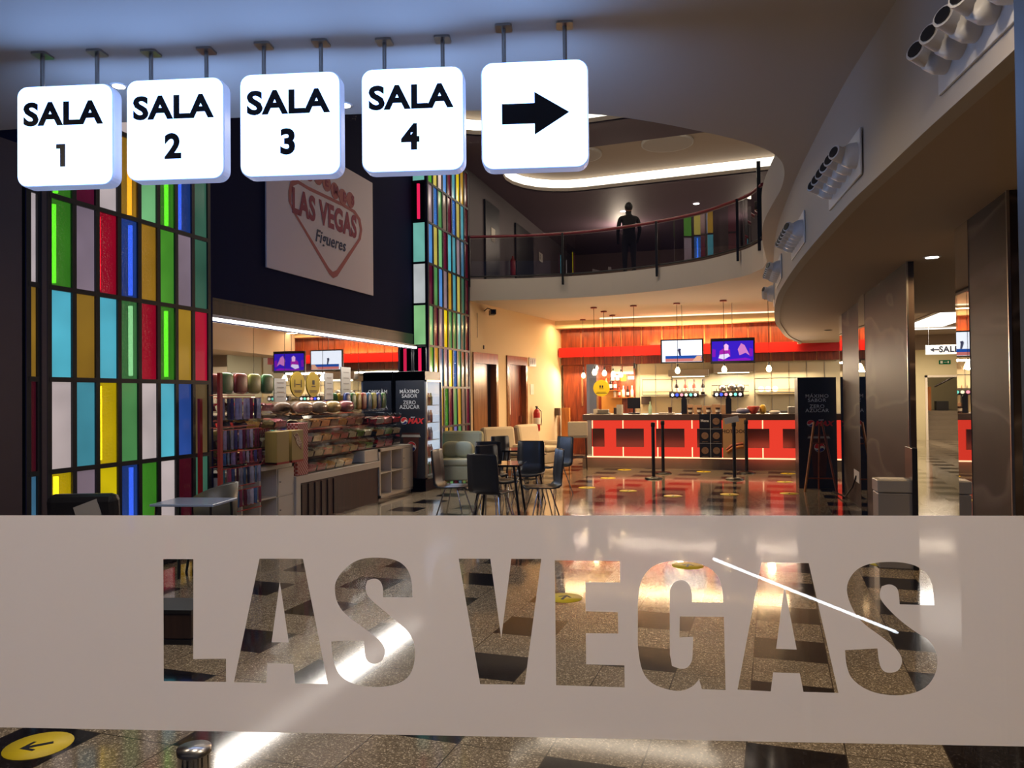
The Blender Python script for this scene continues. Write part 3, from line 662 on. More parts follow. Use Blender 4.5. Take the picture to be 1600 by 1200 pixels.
# ---------------------------------------------------------------- balcony railing
rt_ = thing('balcony_railing', 'curved balcony railing with burgundy handrail, dark posts and glass', 'railing', (-1.5, 15.08, FZ))
off = Vector((1.5, -15.08, -FZ))
rc = [(x, y) for x, y in farc]
MB().tube([Vector((x, y, 4.94))+off for x, y in rc], .03, 8).build('handrail', 'burgundy', rt_)
MB().tube([Vector((x, y, 4.10))+off for x, y in rc], .018, 6).build('bottom_rail', 'black', rt_)
gp = MB()
for i in range(len(rc)-1):
    (xa, ya), (xb, yb) = rc[i], rc[i+1]
    gp.add([Vector((xa, ya, 4.11))+off, Vector((xb, yb, 4.11))+off, Vector((xb, yb, 4.9))+off, Vector((xa, ya, 4.9))+off], [(0,1,2,3)])
gp.build('glass_panels', 'railglass', rt_)
for x, y in ((-5.33, 15.16), (-3.40, 15.47), (-1.45, 15.04), (.05, 13.78)):
    MB().box(x-.022+off.x, y-.05+off.y, 3.87-FZ, x+.022+off.x, y-.02+off.y, 4.94-FZ).build('post', 'black', rt_)
p = MB().box(.36+off.x, 13.0+off.y, 3.9-FZ, .42+off.x, 13.05+off.y, 5.35-FZ).build('post', 'black', rt_)
# mezzanine furniture and figure
tag(MB().box(XW+.003, 17.0, FZ+.01, XW+.05, 18.1, 6.2).build('upper_door', 'navy'), 'dark door on the left wall of the upper floor, nearer one', 'door')
tag(MB().box(XW+.003, 19.6, FZ+.01, XW+.05, 21.4, 6.2).build('upper_door', 'navy'), 'dark door on the upper floor beyond the pale strip', 'door')
tag(MB().box(XW+.052, 17.4, 5.3, XW+.06, 17.7, 5.62).build('notice', 'paper'), 'white notice on the dark upper floor door', 'sign')
t = thing('restroom_sign', 'small white square pictogram sign on the upper floor wall', 'sign', (XW+.01, 22.4, 5.75))
MB().box(0, -.22, -.13, .01, .22, .13).build('plate', 'paper', t); MB().box(.011, -.13, -.07, .013, -.07, .07).build('pictogram', 'ink', t)
tag(MB().lathe([(.06,0),(.07,.03),(.07,.38),(.03,.44),(.02,.5)], (XW+.12, 19.0, 4.7), 12).build('fire_extinguisher', 'red'), 'red extinguisher hanging on the upper floor wall by the doors', 'fire extinguisher')
light('POINT', (-3.2, 22.5, 6.2), 80, SOFT, .2, name='mezzanine_light'); light('POINT', (.5, 22.5, 6.2), 50, SOFT, .2, name='mezzanine_light')
# dark clothed figure
bm = bmesh.new(); sk = bm.verts.layers.skin.verify()
J = {'pel': (0,0,.93,.135), 'bel': (0,.0,1.10,.125), 'che': (0,.01,1.30,.145), 'nek': (0,.0,1.46,.055), 'hd0': (0,-.01,1.53,.07), 'hd1': (0,-.01,1.62,.085), 'hd2': (0,0,1.68,.05),
     'hl': (.09,0,.86,.09), 'kl': (.10,.01,.48,.06), 'al': (.10,.03,.09,.04), 'fl': (.11,-.10,.04,.035), 'hr': (-.09,0,.86,.09), 'kr': (-.10,-.02,.48,.06), 'ar': (-.10,.02,.09,.04), 'fr': (-.11,-.11,.04,.035),
     'sl': (.19,0,1.38,.06), 'el': (.24,.02,1.12,.045), 'wl': (.22,-.10,.90,.03), 'ml': (.21,-.14,.83,.03), 'sr': (-.19,0,1.38,.06), 'er': (-.24,.02,1.12,.045), 'wr': (-.22,-.12,.92,.03), 'mr': (-.21,-.17,.86,.03)}
vv = {}
for k, q in J.items():
    v = bm.verts.new(q[:3]); v[sk].radius = (q[3], q[3]); vv[k] = v
for pr in ('pel bel','bel che','che nek','nek hd0','hd0 hd1','hd1 hd2','pel hl','hl kl','kl al','al fl','pel hr','hr kr','kr ar','ar fr','che sl','sl el','el wl','wl ml','che sr','sr er','er wr','wr mr'):
    a_, b_ = pr.split(); bm.edges.new((vv[a_], vv[b_]))
vv['pel'][sk].use_root = True
me = bpy.data.meshes.new('person_body'); bm.to_mesh(me); bm.free(); me.materials.append(M['cloth'])
pr_ = thing('person', 'person in dark clothes standing behind the balcony railing, seen from below', 'person', (-2.2, 16.7, FZ), R(200))
ob = bpy.data.objects.new('body', me); COL.objects.link(ob); ob.parent = pr_; ob.modifiers.new('s', 'SKIN'); sb = ob.modifiers.new('u', 'SUBSURF'); sb.levels = 2; sb.render_levels = 2
for q in me.polygons: q.use_smooth = True
MB().blob((0, -.01, 1.60), .078, .092, .115, 14, 10).blob((0, -.1, 1.585), .014, .02, .02, 6, 5).build('head', 'skin', pr_)
MB().blob((0, .012, 1.625), .088, .098, .105, 14, 10).build('hair', 'hair', pr_)
# ---------------------------------------------------------------- sweets bay
XS = -5.27; random.seed(4)
def shelf_unit(y0, y1, z1, cols, doors_from, label, plinth=.05):
    t = thing('cube_shelf', label, 'shelf', (XS, y0, 0)); L_ = y1-y0; D = .33
    MB().box(-D, 0, plinth, 0, .04, z1).box(-D, L_-.04, plinth, 0, L_, z1).box(-D, 0, z1-.045, 0, L_, z1).box(-D, 0, plinth, 0, L_, plinth+.045).box(-D, 0, plinth, -D+.01, L_, z1).box(-D+.01, .02, 0, -.03, L_-.02, plinth).build('carcass', 'offwhite', t)
    zm = (plinth+z1)/2; cw_ = (L_-.04)/cols; dv = MB().box(-D, .04, zm-.01, -.005, L_-.04, zm+.01)
    for c in range(1, cols): dv.box(-D, c*cw_+.01, plinth, -.005, c*cw_+.03, z1-.04)
    dv.build('divider', 'offwhite', t)
    for c in range(doors_from, cols):
        for (za, zb) in ((plinth+.05, zm-.012), (zm+.012, z1-.05)):
            d_ = MB().box(-.012, c*cw_+.035, za, .004, (c+1)*cw_+.01, zb).build('door', 'offwhite', t)
            MB().lathe([(.008, 0), (.008, .012)], (.004, c*cw_+.07, (za+zb)/2), 8, 'x').build('knob', 'steel', d_)
    return t
shelf_unit(6.98, 8.37, .80, 4, 3, 'white cube shelf unit with open squares and doors beside the red display rack', .05)
shelf_unit(10.74, 12.0, .80, 3, 2, 'white cube shelf unit between the display table and the black drinks fridge', .04)
t = thing('display_table', 'white framed display table with dark slatted front between two cube shelves', 'table', (XS, 8.39, 0))
MB().box(-.34, 0, .53, .02, 2.34, .62).box(-.34, 0, 0, .02, .10, .53).build('frame', 'offwhite', t)
fr = MB().box(-.30, .10, 0, -.02, 2.34, .53)
for i in range(6): fr.box(-.02, .18+i*.16, .02, -.008, .24+i*.16, .50)
fr.build('dark_front', 'wooddark', t)
tag(MB().box(XS-.33, 10.30, .63, XS-.02, 10.73, .80).build('white_box', 'offwhite'), 'plain white box on the display table, against the shelf by the fridge', 'box')
# red rack with hanging bags
t = thing('display_rack', 'tall red metal rack of hanging packets at the near end of the sweets bay', 'rack', (-5.0, 6.60, 0))
rk = MB().box(-.015, -.02, 0, .02, .02, 1.86).box(-.25, -.02, 0, -.22, .02, 1.6).box(-.3, -.02, 0, .25, .02, .04)
rk.build('upright', 'red', t)
rl = MB()
for z in (1.63, 1.30, 1.07, .90, .66, .44): rl.box(-.12, 0, z, -.11, .75, z+.008).box(-.04, 0, z-.03, -.03, .75, z-.022)
rl.build('rail', 'red', t)
bagc = [(80,80,140),(150,120,160),(190,80,100),(90,120,160),(190,180,200),(120,50,70),(60,60,90),(210,200,210)]
bagm = [mat('packet_%d' % i, c, .25, noise=.5, nscale=25) for i, c in enumerate(bagc)]
rown = ['top', 'second', 'third', 'fourth', 'bottom']
def packet(w_, h_, m_):
    p = MB(); n = 5
    vs = [(0.012*math.sin(math.pi*j/4)*s_, -w_/2+w_*i/4, -h_*j/4) for s_ in (1, -1) for j in range(5) for i in range(5)]
    vs = [(x*math.sin(math.pi*max(.08, min(.92, (k % 5)/4))), y, z) for k, (x, y, z) in enumerate(vs)]
    fs = []
    for s_ in (0, 25):
        for j in range(4):
            for i in range(4): fs.append((s_+j*5+i, s_+j*5+i+1, s_+(j+1)*5+i+1, s_+(j+1)*5+i))
    return p.add(vs, fs, True)
protos = [None]*len(bagm)
for r_, z in enumerate((1.62, 1.29, 1.06, .89, .65)):
    h_ = (.22, .20, .13, .18, .17)[r_]
    for c in range(11):
        k = random.randrange(len(bagm)); y = 6.66+c*.066
        o = packet(.075, h_, k).build('hanging_packet', bagm[k], None, 0, (-5.04+random.uniform(-.01, .01), y, z-.02), R(62+random.uniform(-12, 12)))
        tag(o, 'small hanging packet on the %s row of the red rack' % rown[r_], 'packet', 'packets on the %s row of the red rack' % rown[r_])
# tiered acrylic sweet bins
candyc = [('pink', (190,70,90)), ('brown', (110,60,36)), ('amber', (206,140,50)), ('red', (176,30,36)), ('cream', (216,196,160)), ('dark', (60,34,30)), ('rose', (200,110,110)), ('green', (110,150,60))]
candym = [mat('sweets_'+n, c, .25, noise=.6, nscale=45, bump=1.0, bscale=60) for n, c in candyc]
def bin_(k, w_, lab, grp, loc):
    t = thing('sweet_bin', lab, 'sweet bin', loc, 0, grp)
    b = MB().box(-.22, 0, 0, .0, .006, .16).box(-.22, w_-.006, 0, 0, w_, .16).box(-.22, 0, 0, 0, w_, .006)
    b.add([(0, 0, .0), (0, w_, 0), (.045, w_, .13), (.045, 0, .13)], [(0,1,2,3)]).add([(.045, 0, .13), (.045, w_, .13), (.02, w_, .165), (.02, 0, .165), (-.22, 0, .175), (-.22, w_, .175)], [(0,1,2,3), (3,2,5,4)])
    b.build('acrylic_box', 'acrylic', t)
    nx, ny = 5, 8; vs = []; fs = []
    for i in range(nx+1):
        for j in range(ny+1):
            vs.append((-.21+.235*i/nx, .008+(w_-.016)*j/ny, .095+random.uniform(-.015, .025) - .02*i/nx))
    for i in range(nx):
        for j in range(ny): a = i*(ny+1)+j; fs.append((a, a+1, a+ny+2, a+ny+1))
    m0 = MB().add(vs, fs, True); n = len(vs)
    m0.add([(.025, .008, .08), (.025, w_-.008, .08), (.0, w_-.008, .01), (.0, .008, .01)], [(0,1,2,3)])
    m0.build('sweets', candym[k], t); return t
rows = [(.63, -5.32, 8.74, 5, 'lowest'), (.82, -5.36, 8.74, 8, 'second'), (1.01, -5.38, 8.74, 8, 'third'), (1.20, -5.40, 8.74, 7, 'top')]
st = MB()
for z, x, y0, n, nm in rows:
    for c in range(n):
        k = random.randrange(8); bin_(k, .225, 'clear bin of %s sweets on the %s tier above the display table' % (candyc[k][0], nm), 'sweet bins on the %s tier' % nm, (x, y0+c*.245, z))
for k, (y, z) in enumerate([(7.5, .82), (7.78, .82), (8.06, .82), (7.5, 1.02), (7.78, 1.02), (8.06, 1.02), (7.5, 1.24), (7.78, 1.24), (8.06, 1.24), (7.5, 1.44), (7.78, 1.44)]):
    bin_((k*3) % 8, .25, 'clear bin of %s sweets %s, on the cube shelf beside the red rack' % (candyc[(k*3) % 8][0], ['low', 'low', 'low', 'second up', 'second up', 'second up', 'third up', 'third up', 'third up', 'topmost', 'topmost'][k]), 'sweet bins beside the red rack', (-5.34, y, z))
for k, (y, z) in enumerate([(10.76, .82), (11.06, .82), (11.36, .82), (10.76, 1.0), (11.06, 1.0), (11.36, 1.0), (10.76, 1.18), (11.06, 1.18), (11.36, 1.18)]):
    bin_((k*5+3) % 8, .27, 'clear bin of %s sweets %s, on the cube shelf by the fridge' % (candyc[(k*5+3) % 8][0], ['low', 'middle', 'upper'][k//3]), 'sweet bins beside the fridge', (-5.34, y, z))
t = thing('tiered_stand', 'white stepped stand holding the sweet bins in front of the mirror', 'stand', (-5.6, 8.42, .62))
sm_ = MB()
for z in (.18, .37, .56): sm_.box(0, 0, z-.008, .2, 2.25, z)
sm_.box(0, 0, 0, .01, 2.25, .62)
sm_.box(0, -.93, .19, .24, -.05, .2).box(0, -.93, .40, .24, -.05, .41).box(0, -.93, .61, .24, -.05, .62).box(0, -.93, .81, .24, -.3, .82)
sm_.box(0, 2.34, .37, .24, 3.2, .375).box(0, 2.34, .555, .24, 3.2, .56).build('shelves', 'acrylic', t)
yb = mat('mustard_box', (170, 142, 70), .5, noise=.1)
for i, (y, c_, lab) in enumerate(((7.72, yb, 'mustard yellow carton beside the sweet bins, near the red rack'), (8.03, yb, 'yellow carton with a printed sweet picture, right of the plain one'))):
    t = thing('carton', lab, 'box', (-5.12, y, .83)); MB().box(-.12, 0, 0, .04, .25, .38).build('box', yb, t, .004)
    if i: MB().slab([(.03,.33),(.12,.35),(.22,.22),(.20,.14),(.12,.2)], lambda a, b, s_: (.041+s_, a, b), .002).build('print', candym[1], t)
    MB().box(-.12, 0, -.0, .042, .25, .025).build('red_edge', 'red', t)
gm = mat('red_gingham', (170, 50, 50), .6); ntg = gm.node_tree; ck = ntg.nodes.new('ShaderNodeTexChecker'); ck.inputs['Scale'].default_value = 40; ck.inputs[1].default_value = (.35, .03, .03, 1); ck.inputs[2].default_value = (.6, .3, .28, 1)
tcg = ntg.nodes.new('ShaderNodeTexCoord'); ntg.links.new(tcg.outputs['Object'], ck.inputs[0]); ntg.links.new(ck.outputs[0], ntg.nodes['Principled BSDF'].inputs['Base Color'])
tag(MB().box(-5.42, 8.45, .625, -5.27, 8.70, 1.28).build('gift_box', gm, None, .004), 'tall red checked box right of the yellow cartons', 'box')
# snack bags on top, by the fridge and by the rack
sc_ = [(40,56,110),(70,110,60),(170,140,50),(140,56,44),(50,96,130),(150,146,70)]
scm = [mat('snack_%d' % i, c, .3, noise=.4, nscale=18) for i, c in enumerate(sc_)]
for i in range(8):
    y = 10.1+i*.17; o = MB().blob((0, 0, 0), .03, .085, .13, 12, 8, .5).build('snack_bag', scm[i % 6], None, 0, (-5.47, y, 1.54))
    tag(o, '%s snack bag in the row at the top, near the fridge' % ['blue', 'green', 'yellow', 'red', 'sky blue', 'lime'][i % 6], 'snack bag', 'snack bags in a row near the fridge')
tag(MB().box(-5.6, 9.98, 1.385, -5.38, 11.6, 1.395).build('top_shelf', 'acrylic'), 'clear shelf carrying the row of snack bags near the fridge', 'shelf')
for i in range(4):
    y = 7.3+i*.26; o = MB().blob((0, 0, 0), .03, .12, .12, 12, 8, .5).build('snack_bag', scm[(i*2+1) % 6], None, 0, (-5.45, y, 1.77 if i < 4 else 1.5))
    tag(o, '%s snack bag above the bins beside the red rack' % ['green', 'red', 'lime', 'green'][i], 'snack bag', 'snack bags above the red rack bins')
tag(MB().box(-5.6, 7.15, 1.655, -5.34, 8.3, 1.665).build('top_shelf', 'acrylic'), 'clear top shelf with snack bags beside the red rack', 'shelf')
for i in range(4):
    y = 8.9+i*.38; o = MB().blob((0, 0, 0), .09, .19, .085, 12, 8, .8).build('sweet_bag', mat('clear_bag_%d' % i, [(150,120,100),(130,110,90),(170,140,90),(140,80,80)][i], .12, noise=.6, nscale=20), None, 0, (-5.46, y, 1.47))
    tag(o, ['plump clear bag of sweets, first along the top tier', 'plump clear bag of beige sweets, second along the top tier', 'plump golden clear bag, third along the top tier', 'plump reddish clear bag, last along the top tier'][i], 'bag', 'plump bags on the top tier')
for i, (y, lab) in enumerate(((9.03, 'ochre oval notice with a distance pictogram stuck on the bay mirror'), (9.42, 'second ochre oval notice on the bay mirror, right of the first'))):
    t = thing('round_notice', lab, 'sign', (XW+.0, y, 1.78)); MB().lathe([(.17, 0), (.17, .006)], (0, 0, 0), 30, 'x').build('disc', 'yellowsign', t)
    s_ = MB().box(.006, -.10, -.085, .008, .10, -.078).box(.006, -.09, -.105, .008, .09, -.098)
    if i == 0: s_.box(.006, -.085, -.04, .008, -.07, .06).box(.006, .07, -.04, .008, .085, .06).box(.006, -.05, -.004, .008, .05, .004)
    else: s_.box(.006, -.03, .0, .008, .03, .06).box(.006, -.05, -.03, .008, .05, -.02)
    s_.build('pictogram', 'ink', t)
for i, (y, z, w_, h_) in enumerate(((7.72, 1.78, .16, .24), (8.62, 1.70, .26, .30), (9.85, 1.76, .22, .38), (10.35, 1.84, .28, .42))):
    t = thing('notice_sheet', ['pale printed sheet on the bay mirror beside the red rack', 'plain white sheet on the bay mirror above the yellow cartons', 'grey white sheet on the mirror right of the oval notices', 'white price list sheet on the mirror left of the drinks fridge'][i], 'sign', (XW, y, z))
    MB().box(0, -w_/2, -h_/2, .004, w_/2, h_/2).build('sheet', 'paper', t)
    s_ = MB()
    for k in range(4): s_.box(.004, -w_*.3, h_*.3-k*h_*.2, .005, w_*.3, h_*.3-k*h_*.2+.012)
    s_.build('print_lines', 'grey', t)

# ---------------------------------------------------------------- black drinks fridges
M['cupdark'] = mat('cup_brown', (70, 36, 28), .3, noise=.4, nscale=10)
def graphics(t, F, W_, mirror=False):
    MB().text('MÁXIMO', .088, lambda a, b, s_: F(a, 1.66+b, s_), .002, .0005).text('SABOR', .088, lambda a, b, s_: F(a, 1.585+b, s_), .002, .0005).text('ZERO', .088, lambda a, b, s_: F(a, 1.475+b, s_), .002, .0005).text('AZÚCAR', .088, lambda a, b, s_: F(a, 1.40+b, s_), .002, .0005).build('lettering', 'lettergrey', t)
    def logo(cx, cz, r, g):
        n = 28; circ = [(cx+r*math.cos(2*math.pi*i/n), cz+r*math.sin(2*math.pi*i/n)) for i in range(n)]
        MB().slab(circ, lambda a, b, s_: F(a, b, s_), .002).build('logo_white', 'paper', g)
        rr = r*.94
        top = [(cx+rr*math.cos(a), cz+rr*math.sin(a)) for a in [R(-8+8*i) for i in range(25)]]
        wave = [(cx-rr+2*rr*k/8, cz+.1*r+.32*r*math.sin(2*math.pi*(k/8))*-1-.05*r) for k in range(1, 8)]
        MB().slab(top+wave, lambda a, b, s_: F(a, b, .002+s_), .001).build('logo_red', 'brandred', g)
        bot = [(cx+rr*math.cos(a), cz+rr*math.sin(a)) for a in [R(200+6*i) for i in range(23)]]
        wave2 = [(cx+rr-2*rr*k/8, cz-.35*r+.25*r*math.sin(2*math.pi*(k/8))) for k in range(1, 8)]
        MB().slab(bot+wave2, lambda a, b, s_: F(a, b, .002+s_), .001).build('logo_blue', 'brandblue', g)
    logo(-.10, 1.17, .062, t); 
    MB().text('pepsi', .035, lambda a, b, s_: F(.06+a, 1.235+b, s_), .002, .001).build('small_lettering', 'lettergrey', t)
    MB().text('MAX', .12, lambda a, b, s_: F(.11+a+b*.3, 1.165+b, s_), .002, .006).build('red_lettering', 'brandred', t)
    # cup picture
    MB().slab([(-.13,.93),(.17,.93),(.12,.22),(-.07,.22)], lambda a, b, s_: F(a, b, s_), .001).slab([(-.15,.93),(.19,.93),(.18,.97),(-.14,.97)], lambda a, b, s_: F(a, b, s_), .002).build('cup_picture', 'cupdark', t)
    MB().slab([(-.16,.90),(.20,.90),(.18,.94),(-.14,.94)], lambda a, b, s_: F(a, b, .001+s_), .002).build('cup_lid', 'grey', t)
    logo(.03, .74, .085, t)
def fridge(loc, label, H_, W_, open_side):
    t = thing('drinks_fridge', label, 'fridge', loc); D = .72
    if open_side:
        bd = MB().box(0, 0, 0, W_, .03, H_).box(0, D-.03, 0, W_, D, H_).box(0, 0, 0, .03, D, H_).box(0, 0, H_-.16, W_, D, H_).box(0, 0, 0, W_, D, .22)
        bd.build('cabinet', 'navy', t, .004)
        MB().box(.03, .03, .22, .04, D-.03, H_-.16).build('glow_back', 'fridgeglow', t)
        MB().box(.04, D-.04, .22, W_-.01, D-.032, H_-.16).build('glow_side', 'fridgeglow', t)  # liner panels glow by themselves, standing in for light from the fridge lamps
        dr = MB().box(W_, .03, .22, W_+.012, D-.03, H_-.17).build('glass_door', 'acrylic', t)
        MB().box(W_, 0, .20, W_+.03, .03, H_-.15).box(W_, D-.03, .20, W_+.03, D, H_-.15).box(W_, 0, H_-.18, W_+.03, D, H_-.15).box(W_, 0, .20, W_+.03, D, .23).build('door_frame', 'steel', dr)
        sh = MB()
        for k in range(5): sh.box(.04, .03, .24+k*.30, W_-.02, D-.03, .25+k*.30)
        sh.build('shelf', 'white', t)
    else:
        MB().box(0, 0, 0, W_, D, H_).build('cabinet', 'navy', t, .004)
    graphics(t, lambda a, b, s_: (W_/2+a, -.001-s_, b*H_/2.0), W_)
    return t
fridge((-5.61, 12.02, 0), 'black drinks fridge with lit open side, standing at the end of the sweets bay', 2.03, .56, True)
light('AREA', (-4.95, 12.38, 1.2), 10, COOL, .6, 1.3, (0, R(-90), 0), name='fridge_glow')
cc_ = [(210,90,20),(30,60,150),(200,200,210),(170,20,30),(90,130,40)]
ccm = [mat('drink_%d' % i, c, .25) for i, c in enumerate(cc_)]
for k in range(5):
    for j in range(6):
        o = MB().lathe([(.028, 0), (.032, .02), (.032, .14), (.016, .18), (.014, .21)], (0, 0, 0), 10).build('drink_bottle', ccm[(0 if k == 1 else (j+k) % 5)], None, 0, (-5.18, 12.10+j*.10, .25+k*.30))
        tag(o, 'small bottle on the %s shelf of the lit fridge' % ['lowest', 'second', 'middle', 'fourth', 'top'][k], 'bottle', 'bottles on the %s fridge shelf' % ['lowest', 'second', 'middle', 'fourth', 'top'][k])
fridge((.98, 13.7, 0), 'black drinks fridge with white slogan, standing at the right end of the bar', 1.85, .60, False)

# ---------------------------------------------------------------- seating
def make_chair(label, loc, rz, group='charcoal shell chairs round the tables'):
    t = thing('shell_chair', label, 'chair', loc, rz, group)   # faces -Y locally: back at +Y
    prof = [(-.21,.435),(-.19,.455),(-.05,.45),(.10,.445),(.17,.455),(.205,.50),(.22,.60),(.235,.75),(.25,.90),(.255,.92)]
    wid = [.36,.40,.42,.42,.42,.42,.42,.41,.40,.37]
    vs = []; fs = []
    for th in (0, .014):
        for (y, z), w_ in zip(prof, wid):
            for i in range(5):
                a = -1+i/2; vs.append((a*w_/2, y+(-.02*abs(a)**2 if z > .5 else 0)+(th if z > .5 else 0), z+(.015*abs(a)**2 if z < .5 else 0)-(th if z <= .5 else 0)))
    k = len(prof)
    for s_ in (0, k*5):
        for j in range(k-1):
            for i in range(4): fs.append((s_+j*5+i, s_+j*5+i+1, s_+(j+1)*5+i+1, s_+(j+1)*5+i))
    for j in range(k-1):
        for i in (0, 4): fs.append((j*5+i, (j+1)*5+i, k*5+(j+1)*5+i, k*5+j*5+i))
    for i in range(4):
        fs.append((i, i+1, k*5+i+1, k*5+i)); fs.append(((k-1)*5+i, (k-1)*5+i+1, k*5+(k-1)*5+i+1, k*5+(k-1)*5+i))
    MB().add(vs, fs, True).build('shell', 'chair', t)
    for sx in (-1, 1):
        for sy in (-1, 1):
            MB().tube([(sx*.13, sy*.08, .435), (sx*.22, sy*.20+.0, .0)], .009, 6).build('leg', 'chrome', t)
    MB().tube([(-.13, -.08, .433), (.13, -.08, .433)], .008, 6).tube([(-.13, .08, .433), (.13, .08, .433)], .008, 6).build('under_frame', 'chrome', t)
    return t
ch = make_chair('charcoal chair in profile at the left of the near table, facing right', (-3.47, 9.20, 0), R(92))
for (x, y, rz, lab) in ((-2.36, 9.35, -62, 'charcoal chair in profile right of the near table, facing left'), (-2.82, 8.75, 168, 'black chair nearest the window with its back to the entrance'),
                        (-3.12, 9.95, 60, 'charcoal chair tucked behind the nearest black one, turned to the table'), (-3.45, 10.7, 30, 'charcoal chair behind the near table, its back left of the armchair seat'),
                        (-2.95, 10.9, 5, 'charcoal chair with tall back between the two tables'), (-3.65, 12.3, 60, 'charcoal chair at the left of the far table'),
                        (-2.85, 12.15, -38, 'charcoal chair right of the far table, back towards the bar')):
    dup(ch, (x, y, 0), R(rz), lab)
def make_table(name, label, loc, w_, h_):
    t = thing(name, label, 'table', loc, R(8))
    MB().slab(rrect(w_, w_, .04), lambda a, b, s_: (a, b, h_-.012+s_), .012).build('glass_top', 'smokeglass', t)
    MB().box(-w_/2+.05, -w_/2+.05, h_-.03, w_/2-.05, -w_/2+.07, h_-.012).box(-w_/2+.05, w_/2-.07, h_-.03, w_/2-.05, w_/2-.05, h_-.012).build('frame', 'black', t)
    for sx in (-1, 1):
        for sy in (-1, 1): MB().tube([(sx*(w_/2-.10), sy*(w_/2-.10), h_-.03), (sx*(w_/2-.02), sy*(w_/2-.02), 0)], .016, 8).build('leg', 'black', t)
    return t
make_table('glass_table', 'square smoked glass table on black splayed legs among the near chairs', (-2.92, 9.40, 0), .62, .74)
make_table('glass_table', 'square smoked glass table farther back, in front of the cream wall', (-3.30, 11.75, 0), .66, .75)
t = thing('coffee_table', 'low dark round table between the far glass table and the cream wall', 'table', (-3.9, 14.3, 0))
MB().lathe([(.0, .46), (.38, .46), (.38, .48), (0, .48)], n=28).build('top', 'black', t); MB().lathe([(.04, .02), (.04, .46)], n=12).lathe([(.2, 0), (.2, .02)], n=20).build('pedestal', 'black', t)
def armchair(label, loc, rz, m_, cush):
    t = thing('armchair', label, 'armchair', loc, rz)
    MB().box(-.40, -.38, .10, .40, .38, .36).build('base', m_, t, .03)
    MB().box(-.27, -.40, .36, .27, .22, .48).build('seat_cushion', m_, t, .04)
    bk = MB(); bk.obox((0, .30, .62), (.78, .18, .66), Matrix.Rotation(R(-10), 3, 'X')); bk.build('backrest', m_, t, .06)
    for s_ in (-1, 1): MB().box(s_*.28, -.38, .34, s_*.42, .30, .58).build('armrest', m_, t, .045)
    for sx in (-1, 1):
        for sy in (-1, 1): MB().lathe([(.018, 0), (.022, .11)], (sx*.34, sy*.32, 0), 8).build('leg', 'wooddark', t)
    if cush:
        for i, (x, rr) in enumerate(((-.12, 12), (.10, -8))):
            q = MB(); q.blob((0, 0, 0), .19, .07, .15, 14, 10, .75); o = q.build('cushion', m_, None, 0, (loc[0]+x, loc[1]-.02, .63), R(rr)+rz)
            tag(o, ['left green-tinted cushion leaning in the near armchair', 'right green-tinted cushion in the near armchair, overlapping the other'][i], 'cushion', 'cushions in the near armchair')
    return t
armchair('cream armchair with painted-in green light and cushions beside the far stained glass', (-4.88, 13.2, 0), R(8), 'fabrictinted', True)
armchair('cream armchair against the wall between the lift doors, behind the chairs', (-4.55, 15.1, 0), R(50), 'fabriccream', False)
armchair('farther cream armchair below the fire extinguisher', (-4.25, 16.6, 0), R(70), 'fabriccream', False)
# near left: black leather chair, glass low table, grey chair
t = thing('leather_armchair', 'black leather armchair back at far left in front of the stained glass', 'armchair', (-4.62, 4.62, 0), R(20))
MB().box(-.32, -.05, .12, .32, .55, .42).build('seat', 'leather', t, .04)
bk = MB(); bk.obox((0, -.10, .62), (.50, .12, .60), Matrix.Rotation(R(6), 3, 'X')); bk.build('backrest', 'leather', t, .05)
for s_ in (-1, 1): MB().box(s_*.25, -.08, .3, s_*.35, .52, .60).build('armrest', 'leather', t, .04)
for sx in (-1, 1):
    for sy in (0, 1): MB().lathe([(.02, 0), (.02, .12)], (sx*.26, sy*.45+.03, 0), 8).build('leg', 'chrome', t)
t = thing('magazine', 'crumpled grey printed sheet tucked on the black leather armchair back', 'paper', (-4.50, 4.46, .80))
q = MB(); q.obox((0, 0, 0), (.17, .01, .12), Matrix.Rotation(R(-22), 3, 'Y') @ Matrix.Rotation(R(20), 3, 'Z')); q.build('sheet', 'grey', t)
t = thing('tub_chair', 'small olive grey tub chair edge, just left of the sweets bay', 'armchair', (-4.80, 6.2, 0), R(-70))
n = 12; vs = []; fs = []
for rr, z in ((.23, .40), (.25, .80), (.20, .80), (.19, .40)):
    for i in range(n+1):
        a = R(-20+220*i/n); vs.append((rr*math.cos(a), rr*math.sin(a), z - (.10*(abs(i-n/2)/(n/2))**3 if z > .5 else 0)))
for r_ in range(4):
    for i in range(n): fs.append((r_*(n+1)+i, r_*(n+1)+i+1, ((r_+1) % 4)*(n+1)+i+1, ((r_+1) % 4)*(n+1)+i))
MB().add(vs, fs, True).build('backrest', mat('olive_leather', (92, 88, 76), .4), t); MB().lathe([(.24, .36), (.28, .38), (.28, .46), (.2, .48)], n=20).build('seat', 'leather', t)
for a in (45, 135, 225, 315): MB().tube([(.18*math.cos(R(a)), .18*math.sin(R(a)), .37), (.24*math.cos(R(a)), .24*math.sin(R(a)), 0)], .012, 6).build('leg', 'black', t)
t = thing('low_table', 'low rectangular table with a pale top beside the olive tub chair', 'table', (-4.50, 5.60, 0), R(10))
MB().box(-.28, -.22, .70, .28, .22, .72).build('top', mat('pale_blue_top', (150, 165, 190), .2), t, .004)
for sx in (-1, 1):
    for sy in (-1, 1): MB().tube([(sx*.24, sy*.18, .70), (sx*.26, sy*.20, 0)], .014, 6).build('leg', 'black', t)
t = thing('footstool', 'low dark brown box stool seen through the letter L', 'stool', (-3.70, 4.32, 0), R(12))
MB().box(-.24, -.14, .03, .24, .14, .20).build('body', 'wooddark', t, .01); MB().box(-.25, -.15, .20, .25, .15, .225).box(-.25, -.15, 0, .25, .15, .03).build('rim', 'black', t)
